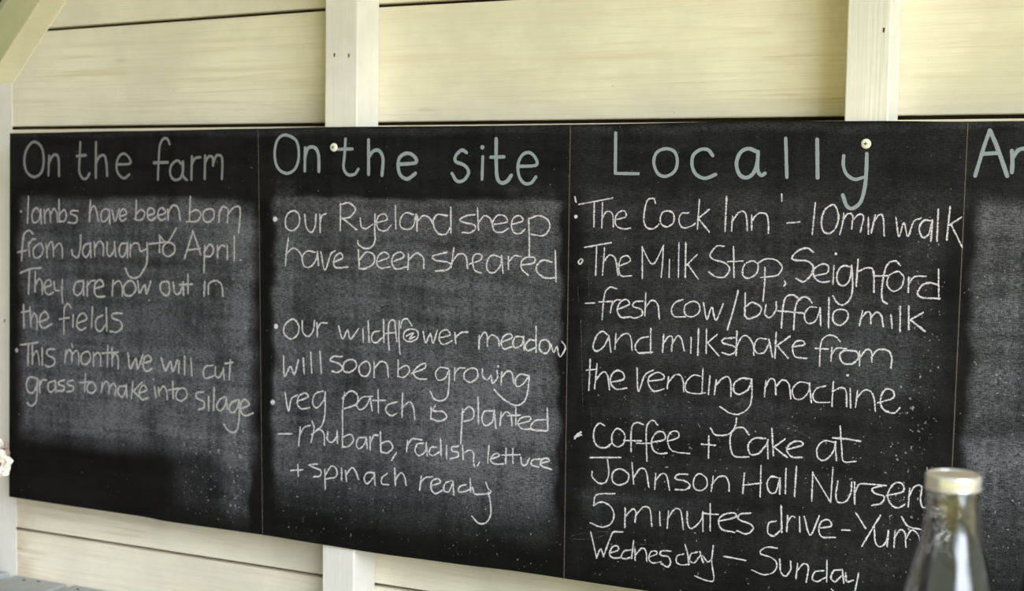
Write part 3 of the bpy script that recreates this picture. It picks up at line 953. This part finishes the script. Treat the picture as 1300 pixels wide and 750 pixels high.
 'buffalo': ('c', '''
12512,2845 12659,2832;
13034,2586 12933,2568 12849,2641 12819,2800 12801,3085;
12751,2809 12944,2794;
12971,2793 12941,2967;
12956,2872 13021,2775 13099,2762;
13068,2914 13258,2827 13206,2751 13106,2802 13058,2930 13128,3037 13279,3023;
13489,2763 13357,2782 13325,2855 13459,2895 13478,2988 13346,3041 13295,3028;
13536,2643 13527,2986;
13534,2861 13637,2747 13737,2805 13769,3020;
14142,2715 14030,2760 13968,2871 14019,2977 14197,2977;
14319,2732 14192,2799 14196,2937 14309,2971 14419,2895 14416,2773 14319,2732;
14489,2755 14549,2996 14624,2809 14692,3004 14802,2755;
15034,2542 14970,2823 14884,3131;
15150,2574 15150,2905;
15146,2785 15262,2704 15402,2773 15359,2895 15207,2957 15150,2905;
15478,2739 15466,2874 15544,2921 15632,2807 15635,2687;
15989,2627 15897,2565 15792,2591 15745,2727 15724,3056;
16175,2663 16107,2592 16003,2611 15932,2748 15912,3075;
15663,2814 16069,2830;
16245,2733 16141,2738 16070,2859 16118,2975 16236,2940 16305,2760;
16304,2745 16321,2994;
16432,2592 16439,3017;
16613,2745 16512,2794 16507,2926 16605,2985 16705,2901 16716,2784 16613,2745;
16932,2759 16895,2964;
16907,2876 16990,2770 17047,2782 17058,2926;
17055,2854 17132,2763 17205,2803 17238,2960;
17347,2796 17367,2982;
17475,2669 17481,3019;
17595,2664 17606,2984;
17793,2740 17621,2854;
17630,2854 17829,3000'''),
 'milkshake': ('c', '''
12898,3333 12811,3280 12711,3359 12652,3537 12715,3603 12833,3526 12922,3363;
12922,3347 12961,3598;
13043,3309 13031,3546;
13039,3451 13151,3318 13251,3297 13303,3373 13323,3544;
13584,3325 13453,3364 13372,3494 13441,3590 13590,3575;
13631,3198 13636,3572;
13458,3589 13662,3564;
13847,3280 13836,3544;
13843,3420 13929,3300 13994,3318 13983,3520;
13987,3427 14075,3282 14140,3325 14193,3507;
14301,3300 14300,3531;
14419,3156 14416,3555;
14547,3149 14550,3522;
14714,3231 14565,3362;
14565,3356 14753,3549;
14997,3261 14825,3286 14811,3348 14969,3384 15033,3441 14941,3522 14815,3500;
15032,3168 15029,3517;
15032,3395 15121,3233 15214,3234 15294,3350 15308,3500;
15492,3248 15369,3255 15311,3379 15359,3472 15467,3454 15539,3320;
15538,3260 15597,3512;
15648,3149 15637,3524;
15855,3191 15662,3343;
15671,3342 15833,3512;
15904,3343 16083,3303 16051,3246 15947,3267 15905,3373 15953,3489 16119,3503;
16612,3219 16552,3158 16449,3140 16348,3214 16323,3378 16321,3599;
16248,3347 16440,3347;
16498,3323 16489,3515;
16493,3426 16572,3327 16703,3325;
16791,3349 16661,3363 16619,3448 16681,3546 16811,3538 16895,3445 16864,3359 16791,3349;
16907,3357 16913,3561;
16916,3444 17007,3321 17079,3346 17090,3491;
17087,3418 17178,3311 17321,3317 17375,3415 17371,3560'''),
 'vending': ('c', '''
12608,3747 12591,4243;
12550,3920 12694,3900;
12727,3819 12693,4203;
12708,4075 12825,3939 12911,3981 12949,4201;
12981,4087 13183,4026 13181,3931 13078,3891 12979,3976 12971,4104 13068,4192 13236,4164;
13413,3837 13444,4196 13548,3937 13679,3850;
13607,4027 13846,3979 13861,3916 13762,3876 13631,3947 13607,4059 13703,4177 13866,4134;
13944,3941 13925,4114;
13936,4035 14041,3904 14138,3897 14189,4002 14199,4140;
14476,3889 14347,3883 14237,3998 14241,4137 14386,4167 14546,4146;
14505,3770 14498,4149;
14619,3879 14604,4157;
14725,3933 14699,4150;
14708,4026 14825,3896 14919,3874 14959,3978 14964,4160;
15278,3879 15138,3874 15015,3959 15019,4095 15113,4119 15235,4034 15287,3894;
15287,3894 15294,4136 15258,4305 15121,4423 14965,4429 14799,4341;
15509,3893 15491,4121;
15497,4000 15570,3859 15647,3884 15667,4078;
15664,3973 15752,3861 15844,3885 15883,3987 15896,4120;
16159,3877 16024,3872 15922,3984 15956,4116 16062,4123 16163,4011 16180,3876;
16175,3891 16212,4156;
16413,3904 16295,3942 16233,4050 16286,4150 16479,4141;
16534,3836 16524,4191;
16532,3969 16634,3917 16722,3940 16744,4174;
16788,3921 16802,4193;
16896,3942 16875,4178;
16885,4045 16997,3920 17098,3942 17145,4055 17164,4214;
17203,4094 17414,4005 17411,3904 17311,3883 17243,3989 17247,4134 17336,4215 17449,4220 17512,4148;
16744,3718,22'''),
 'coffee': ('c', '''
12363,5048 12466,4933 12380,5014 12473,4974 12356,5033 12431,4955;
12869,4796 12790,4764 12706,4858 12692,5019 12763,5141 12901,5151 12985,5089;
13098,4824 13015,4927 13018,5070 13121,5118 13221,5036 13218,4893 13098,4824;
13532,4724 13449,4699 13366,4738 13335,4883 13341,5167;
13220,5004 13505,4988;
13774,4704 13713,4646 13631,4684 13591,4829 13612,5294;
13439,5032 13672,5011;
13688,4994 13901,4928 13882,4820 13767,4830 13687,4962 13707,5102 13807,5162 13939,5143;
13951,4954 14128,4876 14110,4784 13996,4810 13950,4939 14003,5075 14101,5113 14313,5115;
14626,4817 14628,5147;
14518,4950 14725,4947;
14655,4691 14721,4778 14848,4782 14973,4734 15048,4612 15061,4504;
15260,4731 15174,4638 15049,4657 14974,4771 14978,4954 15045,5086 15263,5081;
15518,4769 15348,4784 15258,4898 15293,5032 15416,5012 15536,4873 15565,4795;
15559,4826 15572,5067;
15621,4618 15656,5013;
15823,4757 15659,4892;
15665,4892 15861,5024;
15873,4903 16097,4822 16065,4765 15945,4791 15858,4904 15936,5011 16087,5009;
16570,4735 16422,4727 16322,4847 16341,4994 16446,5014 16560,4884 16600,4732;
16585,4733 16616,4997;
16657,4491 16690,4828 16725,5008 16900,4991;
16559,4668 16759,4668 16957,4685'''),
 'johnson': ('c', '''
12647,5335 13159,5286;
12939,5348 12967,5554 12912,5713 12792,5738 12680,5647 12675,5567;
13162,5470 13045,5530 13031,5675 13141,5734 13285,5665 13299,5537 13162,5470;
13362,5356 13396,5686;
13394,5590 13498,5437 13599,5459 13654,5706;
13765,5490 13754,5728;
13761,5601 13864,5480 13947,5503 14001,5717;
14288,5447 14142,5462 14095,5535 14258,5556 14341,5619 14262,5690 14106,5706;
14481,5418 14403,5504 14406,5644 14520,5679 14614,5591 14595,5469 14481,5418;
14712,5442 14686,5667;
14693,5567 14801,5433 14912,5422 14968,5524 14971,5631;
15208,5346 15191,5645;
15468,5198 15465,5671;
15191,5525 15475,5462;
15733,5354 15626,5350 15568,5462 15617,5593 15709,5569 15764,5366;
15770,5365 15770,5592;
15857,5206 15855,5574;
16016,5160 15999,5607;
16267,5225 16262,5645;
16274,5239 16538,5630;
16567,5121 16547,5638;
16647,5321 16623,5517 16656,5626 16773,5605 16842,5464 16852,5315;
16895,5310 16905,5620;
16906,5457 16968,5326 17127,5310 17351,5307;
17314,5311 17158,5372 17203,5440 17333,5470 17293,5577 17166,5621;
17375,5451 17600,5369 17582,5254 17469,5266 17383,5436 17436,5576 17537,5618 17634,5555;
17697,5315 17683,5579;
17689,5432 17766,5279 17863,5269 17855,5444 17888,5570 17970,5547;
18044,5264 18069,5435 18159,5382;
18168,5251 18173,5553 18129,5731 18033,5742'''),
 'minutes': ('c', '''
13069,5879 12762,5934 12714,6110;
12714,6110 12850,6041 13005,6094 13070,6232 13011,6383 12858,6449 12668,6406;
13260,6098 13260,6402;
13260,6242 13378,6101 13447,6141 13433,6296;
13438,6206 13562,6049 13679,6068 13718,6332;
13845,6096 13857,6300;
13993,6064 13976,6334;
13979,6192 14090,6022 14188,6027 14225,6179 14244,6318;
14303,6045 14314,6232 14390,6292 14531,6144 14560,6016;
14560,6016 14567,6311;
14675,5873 14686,6288;
14561,6032 14800,6026;
14834,6125 15085,6034 15068,5975 14911,6008 14818,6111 14869,6245 15076,6273;
15317,5947 15162,5979 15133,6060 15322,6115 15371,6186 15264,6275 15122,6246;
15721,6023 15615,6066 15604,6219 15697,6254 15801,6150;
15797,5786 15817,6179;
15902,5926 15893,6155;
15899,6033 15962,5919 16008,5929;
16083,5921 16096,6140;
16158,5912 16256,6172 16382,5872;
16402,6049 16564,6001 16532,5915 16429,5941 16382,6067 16436,6180 16628,6166;
16736,6040 16844,6033;
16932,5765 17075,5971;
17285,5764 17149,6021 17035,6242;
17204,5926 17226,6159 17300,6224 17383,6140 17412,5975;
17412,5975 17399,6197;
17506,5979 17499,6200;
17501,6067 17576,5941 17648,5976 17669,6179;
17660,6077 17745,5921 17846,5997 17880,6167;
17598,5748 17687,5870 17871,5901;
17943,5970 18027,5989 18108,5907;
18120,5848 18128,6107 18077,6230'''),
 'wednesday': ('c', '''
12671,6558 12782,6959;
12782,6959 12848,6811 12902,6918;
12902,6918 13000,6648 13065,6511 13218,6487;
13014,6855 13156,6789 13138,6727 13053,6754 13004,6873 13074,6928 13193,6907;
13359,6764 13258,6793 13209,6895 13295,6916 13378,6874;
13416,6613 13389,6888;
13443,6738 13447,6913;
13451,6833 13560,6707 13627,6747 13647,6903;
13689,6834 13811,6771 13793,6726 13711,6752 13680,6867 13748,6922 13880,6889;
14040,6695 13892,6714 13877,6779 14010,6794 14045,6884 13997,6954 13897,6919;
14254,6716 14157,6759 14143,6856 14225,6892 14355,6866;
14283,6571 14325,6707 14348,6867;
14479,6656 14383,6700 14360,6797 14435,6834 14529,6712;
14528,6650 14580,6800;
14577,6706 14660,6790 14722,6735;
14740,6530 14723,6781 14762,7057 14651,7087 14456,7041;
14921,6669 15259,6688;
15748,6437 15610,6438 15503,6498 15505,6559 15676,6598 15755,6680 15712,6807 15560,6874 15372,6828;
15799,6613 15819,6793 15897,6850 15970,6743 15967,6622;
16074,6639 16056,6869;
16071,6745 16164,6627 16240,6663 16217,6893;
16466,6694 16347,6724 16305,6835 16381,6870 16499,6794;
16521,6536 16524,6851;
16731,6644 16628,6672 16587,6783 16648,6835 16734,6748;
16754,6641 16781,6832;
16806,6694 16824,6811 16911,6784;
16995,6669 16966,6851 16919,7037 16774,7087 16607,6960'''),
 'heading_an': ('h', '''
18628,128 18570,311 18508,547 18452,768;
18628,128 18712,312 18804,546 18882,766;
18547,458 18759,444;
18932,415 18945,575 18943,714;
18943,517 19009,415 19091,386 19148,430 19166,546 19172,713'''),
 'faint': ('f', '''
12294,1395 12330,1489;
12369,2597 12383,2819;
12430,3104 12452,3517;
12541,2052 12561,2748;
12430,3104 12492,4506;
12638,4527 12654,4814;
12725,5787 12720,5900;
12324,6658 12671,6552 13082,6503;
12289,6701 12638,6675 13082,6509;
13491,6652 13725,6636 13956,6627;
12111,3152 12117,3440;
11629,3015 11644,3273;
7902,3202 7907,3351;
10300,2533 10296,2831;
6380,4017 6373,4483;
18993,3048 18966,3384;
18515,4603 18490,4904 18561,4911;
649,6085 464,6142 425,6264 514,6316;
520,5879 533,6076;
1814,5283 1762,5423;
11508,1136 11516,1440;
11871,1084 11893,1338;
12121,5199 12143,5441;
12071,6361 12002,6434'''),
}
TITLES = {'heading_farm': 'heading On the farm', 'heading_site': 'heading On the site', 'heading_local': 'heading Locally', 'heading_an': 'cut off heading beginning An',
 'lambs': 'chalk line lambs have been born', 'january': 'chalk line from January to April', 'they': 'chalk line They are now out in', 'fields': 'chalk line the fields',
 'month': 'chalk line This month we will cut', 'silage': 'chalk line grass to make into silage', 'ryeland': 'chalk line our Ryeland sheep', 'sheared': 'chalk line have been sheared',
 'wildflower': 'chalk line our wildflower meadow', 'growing': 'chalk line will soon be growing', 'patch': 'chalk line veg patch is planted', 'rhubarb': 'chalk line - rhubarb, radish, lettuce',
 'spinach': 'chalk line + spinach ready', 'inn': 'chalk line The Cock Inn - 10min walk', 'seighford': 'chalk line The Milk Stop, Seighford', 'buffalo': 'chalk line - fresh cow/buffalo milk',
 'milkshake': 'chalk line and milkshake from', 'vending': 'chalk line the vending machine', 'coffee': 'chalk line coffee + cake at', 'johnson': 'chalk line Johnson Hall Nursery',
 'minutes': 'chalk line 5 minutes drive - Yummy', 'wednesday': 'chalk line Wednesday - Sunday', 'faint': 'faint stray chalk marks'}
# where one written word ends and the next begins, millimetres from the board's left end
CUTS = {'heading_farm': [155, 338],
 'lambs': [34, 194, 310, 437],
 'they': [153, 255, 370, 470],
 'fields': [121],
 'silage': [173, 230, 358, 455],
 'heading_site': [756, 969],
 'ryeland': [655, 766, 1010],
 'sheared': [808, 960],
 'wildflower': [655, 768, 1047],
 'patch': [652, 770, 951, 1012],
 'spinach': [711, 933],
 'milkshake': [1374, 1618],
 'johnson': [1508, 1614],
 'wednesday': [1484, 1531],
 'january': [151, 355, 432],
 'month': [22, 131, 290, 375, 468],
 'rhubarb': [689, 909, 1071],
 'inn': [1234, 1334, 1468, 1559, 1603, 1729],
 'seighford': [1246, 1336, 1446, 1581],
 'buffalo': [1268, 1387, 1680],
 'vending': [1331, 1541],
 'coffee': [1257, 1440, 1501, 1622],
 'minutes': [1316, 1549, 1667, 1688],
 'growing': [753, 892, 967]}
def words(key, strokes):
    t = (['bullet'] if key in BULLET else []) + TITLES[key].replace('heading ', '').replace('chalk line ', '').replace('cut off beginning ', '').split()
    cut = [c / 1000 for c in CUTS.get(key, [])]; out = [[] for _ in range(len(cut) + 1)]
    for s in strokes: out[sum(sum(p[0] for p in s) / len(s) > c for c in cut)].append(s)
    return list(zip(t, out))
BULLET = {'lambs', 'month', 'ryeland', 'wildflower', 'patch', 'inn', 'seighford', 'coffee'}
P1 = {'lambs', 'january', 'they', 'fields', 'month', 'silage'}; P2 = {'ryeland', 'sheared', 'wildflower', 'growing', 'patch', 'rhubarb', 'spinach'}
for key, (style, txt) in WRITING.items():
    st = parse(txt)
    if style == 'f':
        for s in st: ribbons('chalk_scuff', [s], .0030, M_faint, None)
        continue
    for w, ss_ in words(key, st):
        if style == 'h': ribbons('heading_word', ss_, .0060 if key == 'heading_site' else .0056, M_pen_old if key == 'heading_farm' else M_pen, 'grey blue heading word ' + w, .06)
        else: ribbons('bullet_mark' if w == 'bullet' else 'chalk_word', ss_, .0062 if key in P1 else .0051 if key in P2 else .0045, M_chalk_old if key in P1 else M_chalk, 'white chalk bullet mark' if w == 'bullet' else 'white chalk word ' + w)
for a, b in (((.6063, .002), (.6180, .7365)), ((1.2187, .001), (1.2212, .7372)), ((1.8328, .002), (1.8260, .7372))):
    ribbons('ruled_line', [[a, ((a[0] + b[0]) / 2, (a[1] + b[1]) / 2), b]], .0015, M_ruled, None, .05, -.0001)

def screw(x, z):
    m = MB(); m.lathe([(.0010, -.0034), (.0042, -.0034), (.0066, -.0022), (.0074, -.0004), (.0074, .0)], (0, 0, 0), 28)
    m.v = [(x + a, c, z + b) for a, b, c in m.v]
    o = m.build('screw', M_screw, board, smooth=False); o['label'] = 'cream painted screw head'
    q = MB()
    for w, h in ((.0026, .0006), (.0006, .0026)): q.box(x - w, x + w, -.0040, -.0031, z - h, z + h)
    q.build('cross_recess', M_slot, o)
screw(0.7681, ZT - 0.0336); screw(1.6907, ZT - 0.0310)

# ------------------------------------------------------------------ grey slatted bench along the wall
BZ = ZT - 0.920
bench = thing('slatted_bench', (1.2, -.25, 0), 'grey painted slatted bench top against the planks below the board', 'bench')
x = -0.2245; k = 0
while x < 2.5:
    m = MB(); w = .1400; dz = (.004, 0, .001)[k] if k < 3 else random.uniform(-.001, .001)
    if k == 0: m.box(x, x + w, -.52, .0720, BZ - .024, BZ + dz, 1.1)
    elif k == 1: m.box(x, x + w, -.52, .0745, BZ - .024, BZ, k * 1.1)
    else:
        cut = any(a < x + w and b > x for a, b in ((.7436, .8112), (1.656, 1.72), (2.565, 2.63)))
        m.box(x, x + w, -.52, .004 if cut else .0745, BZ - .024, BZ + dz, k * 1.1)
    o = m.build('slat', M_grey, bench, bevel=.003)
    for (xx, yy) in ([(-.022, .052), (.012, .058)] if k == 1 else [(.124, .052), (.198, .048)] if k == 2 else []):
        q = MB(); q.lathe([(.0036, -.002), (.0036, .0008)], (xx, yy, BZ + dz), 14)
        q.build('screw_head', M_hole, o)
    x += w + .0185; k += 1
for yy in (-.46, -.03):
    m = MB(); m.box(-.22, 2.5, yy - .02, yy + .02, BZ - .09, BZ - .024); m.build('rail', M_greyx, bench, bevel=.002)
for xx in (-.19, 1.15, 2.44):
    for yy in (-.46, -.03):
        m = MB(); m.box(xx - .025, xx + .025, yy - .02, yy + .02, 0, BZ - .09); m.build('leg', M_greyx, bench, bevel=.002)
# ------------------------------------------------------------------ glass bottles on their stand
DX, DY, DZc = 1.9444, -0.7549, ZT - 0.3635                   # top of the clear bottle's lid
BOT = [(.0, 0.0), (.030, .0), (.041, .002), (.0445, .008), (.0450, .020), (.0450, .095), (.0446, .106), (.0425, .122), (.0385, .140), (.0342, .158), (.0300, .175), (.0268, .190), (.0250, .205), (.0240, .217), (.0234, .224)]
BH_ = .2440
tz = DZc - BH_
stand = thing('slatted_table', (2.05, -.78, 0), 'tall grey slatted table that the bottles stand on', 'table')
for k in range(5):
    m = MB(); m.box(1.70, 2.50, -.985 + k * .085, -.985 + k * .085 + .075, tz - .022, tz, k * 1.7); m.build('slat', M_greyx, stand, bevel=.003)
for xx in (1.74, 2.46):
    m = MB(); m.box(xx - .02, xx + .02, -.97, -.58, tz - .062, tz - .022); m.build('rail', M_grey, stand, bevel=.002)
    for yy in (-.95, -.60):
        m = MB(); m.box(xx - .02, xx + .02, yy - .02, yy + .02, 0, tz - .062); m.build('leg', M_greyx, stand, bevel=.002)

n = N('clear glass'); n.inp('Base Color', (0.995, 0.995, 0.99, 1)); n.inp('Roughness', .015); n.inp('IOR', 1.5); n.inp('Transmission Weight', 1.0)
n.bump(n.noise(n.map(n.coord(), (42, 42, 9)), 1.0, 2.0), .35, .006); M_glass = n.m
n = N('dark glass'); n.inp('Base Color', n.mix(n.noise(n.coord(), 30.0), (0.006, 0.006, 0.007), (0.010, 0.010, 0.012))); n.inp('Roughness', .30); n.inp('Specular IOR Level', .25); M_dark = n.m
n = N('tin lid'); p = n.coord(); f = n.noise(p, 90.0, 3.0)
n.inp('Base Color', n.mix(f, (0.64, 0.61, 0.58), (0.72, 0.70, 0.67))); n.inp('Metallic', .6); n.inp('Roughness', .25); M_lid = n.m
n = N('tin lid top'); p = n.coord(); f = n.noise(p, 60.0, 3.0)
n.inp('Base Color', n.mix(f, (0.40, 0.33, 0.25), (0.52, 0.45, 0.36))); n.inp('Metallic', .5); n.inp('Roughness', .5); M_lidtop = n.m

def bottle(x, y, z, label, glass, with_lid, group=None):
    t = thing('glass_bottle', (x, y, z), label, 'bottle', group)
    outer = BOT[1:] + [(.0246, .2255), (.0250, .228), (.0246, .2305), (.0225, .2320), (.0222, .2420)]
    inner = [(.0188, .2420), (.0192, .228), (.0205, .217), (.0218, .205), (.0236, .190), (.0268, .175), (.0309, .158), (.0352, .140), (.0393, .122), (.0414, .106), (.0418, .095), (.0418, .020), (.039, .0100), (.020, .0070), (.0008, .0085)]
    prof = [(.0008, .004), (.02, .002)] + outer + inner
    # finer rings along the profile so the glass refracts smoothly
    fine = []
    for (r0, z0), (r1, z1) in zip(prof, prof[1:]):
        q = max(1, int(abs(z1 - z0) / .006)); fine += [(r0 + (r1 - r0) * i / q, z0 + (z1 - z0) * i / q) for i in range(q)]
    fine.append(prof[-1])
    m = MB(); m.lathe(fine, (x, y, z), 72, closed=True)
    o = m.build('body', glass, t, smooth=True)
    s = o.modifiers.new('smooth', 'SUBSURF'); s.levels = 1; s.render_levels = 1
    if with_lid:
        zl = z + .2295
        m = MB(); pr = [(.0236, .0), (.0252, .0006), (.0254, .0022), (.0247, .0030), (.0251, .0040), (.0251, .0120), (.0246, .0138), (.0232, .0145), (.0226, .0138), (.0224, .0130), (.0224, .0006)]
        m.lathe([(a, b) for a, b in pr], (x, y, zl), 72, closed=True); o = m.build('lid', M_lid, t, smooth=True)
        m = MB(); m.lathe([(.0226, .0126), (.0226, .0134), (.0150, .0136), (.0010, .0137)], (x, y, zl), 48); q = m.build('lid_top', M_lidtop, o, smooth=False); q['label'] = 'dull brown top of the lid'
    return t
bottle(DX, DY, tz, 'clear empty glass bottle with a tin lid in front of the board', M_glass, True)
bottle(2.0400, -0.7075, tz, 'black bottle cut off by the right edge, beside the clear bottle', M_dark, True)

# ------------------------------------------------------------------ cream flowers in a jug at the left edge
jx, jy = -.005, -.135
m = MB(); m.lathe([(.030, .0), (.038, .004), (.044, .03), (.043, .06), (.034, .095), (.031, .115), (.035, .128), (.032, .128), (.028, .115), (.030, .095), (.038, .06), (.039, .03), (.030, .008), (.001, .007)], (jx, jy, BZ + .0008), 40)
jug = thing('flower_jug', (jx, jy, BZ + .0008), 'white jug for the cream flowers on the bench end', 'jug')
m.build('body', M_jug, jug, smooth=True)
m = MB(); m.tube([(jx - .040, jy, BZ + .115), (jx - .066, jy, BZ + .108), (jx - .070, jy, BZ + .080), (jx - .041, jy, BZ + .062)], .005); m.build('handle', M_jug, jug, smooth=True)
def petal(m, c, ax, u, v, l, w, cup):
    """a rounded, cupped petal with real thickness"""
    rows = []
    for i in range(6):
        t = i / 5; hw = w * math.sin(math.pi * min(.95, .12 + .80 * t)) ** .7
        row = []
        for j in range(5):
            s = (j - 2) / 2
            row.append(c + u * (l * t) + v * (hw * s) + ax * (cup * (t * t * 1.1 - .25 * (1 - s * s)) * l + .004 * math.sin(5 * t + 2 * s)))
        rows.append(row)
    i0 = len(m.v)
    for sgn in (0, 1):
        for row in rows:
            for q in row: m.v.append(tuple(q - ax * (.0012 * sgn))); m.at.append(0)
    for sgn in (0, 1):
        o_ = i0 + 30 * sgn
        for i in range(5):
            for j in range(4):
                q = (o_ + i * 5 + j, o_ + i * 5 + j + 1, o_ + (i + 1) * 5 + j + 1, o_ + (i + 1) * 5 + j); m.f.append(q if sgn == 0 else q[::-1])
    ring = [0, 1, 2, 3, 4, 9, 14, 19, 24, 29, 28, 27, 26, 25, 20, 15, 10, 5]
    for a, b in zip(ring, ring[1:] + ring[:1]): m.f.append((i0 + a, i0 + a + 30, i0 + b + 30, i0 + b))
def flower(label, c, ax, size, bend, buds=()):
    c = Vector(c); ax = Vector(ax).normalized(); root = Vector((jx + bend, jy, BZ + .040))
    t = thing('cream_flower', tuple(root), label, 'flower', None)
    m = MB(); up = root + Vector((0, 0, .105)); mid = up.lerp(c, .45) + Vector((-.010, .002, .012)); m.tube([root, root.lerp(up, .5), up, mid, mid.lerp(c - ax * .01, .6), c - ax * .004], [.0022, .0022, .0021, .002, .0018, .0016], 8); m.build('stem', M_stem, t, smooth=True)
    h = Vector((0, 0, 1)) if abs(ax.z) < .8 else Vector((1, 0, 0)); a = ax.cross(h).normalized(); b = ax.cross(a)
    for ring_, (cnt, ll, cup) in enumerate(((6, size, .25), (5, size * .72, .7))):
        for k in range(cnt):
            th = 2 * math.pi * (k + .5 * ring_) / cnt + .3; u = a * math.cos(th) + b * math.sin(th); v = a * -math.sin(th) + b * math.cos(th)
            m = MB(); petal(m, c + ax * (.003 * ring_), ax, u, v, ll, ll * .46, cup); m.build('petal', M_petal, t, smooth=True)
    m = MB(); m.lathe([(.001, -.002), (.0045, .0), (.005, .003), (.003, .006), (.001, .007)], (0, 0, 0), 14)
    R = ax.to_track_quat('Z', 'Y'); m.v = [tuple(c + ax * .004 + R @ Vector(q)) for q in m.v]; m.build('heart', M_heart, t, smooth=True)
    for (bx, bz, s_) in buds:
        q = c + Vector((bx, -.004, bz)); m = MB(); m.lathe([(.001, -.009), (.0035, -.004), (.004, .001), (.002, .006), (.0006, .009)], tuple(q), 12); m.build('bud', M_bud, t, smooth=True)
        m = MB(); m.tube([c - ax * .004, (c + q) / 2 + Vector((0, 0, -.003)), q - Vector((0, 0, .008))], .0011, 6); m.build('bud_stalk', M_stem, t)
    return t
flower('cream flower head poking in at the left edge before the post', (.105, -.130, ZT - .6355), (.30, -.90, .20), .027, .012)
flower('smaller cream flower just above the larger one at the left edge', (.042, -.075, ZT - .6200), (.2, -.8, .5), .019, -.012, [(.030, -.004, 1), (.026, .010, 1)])
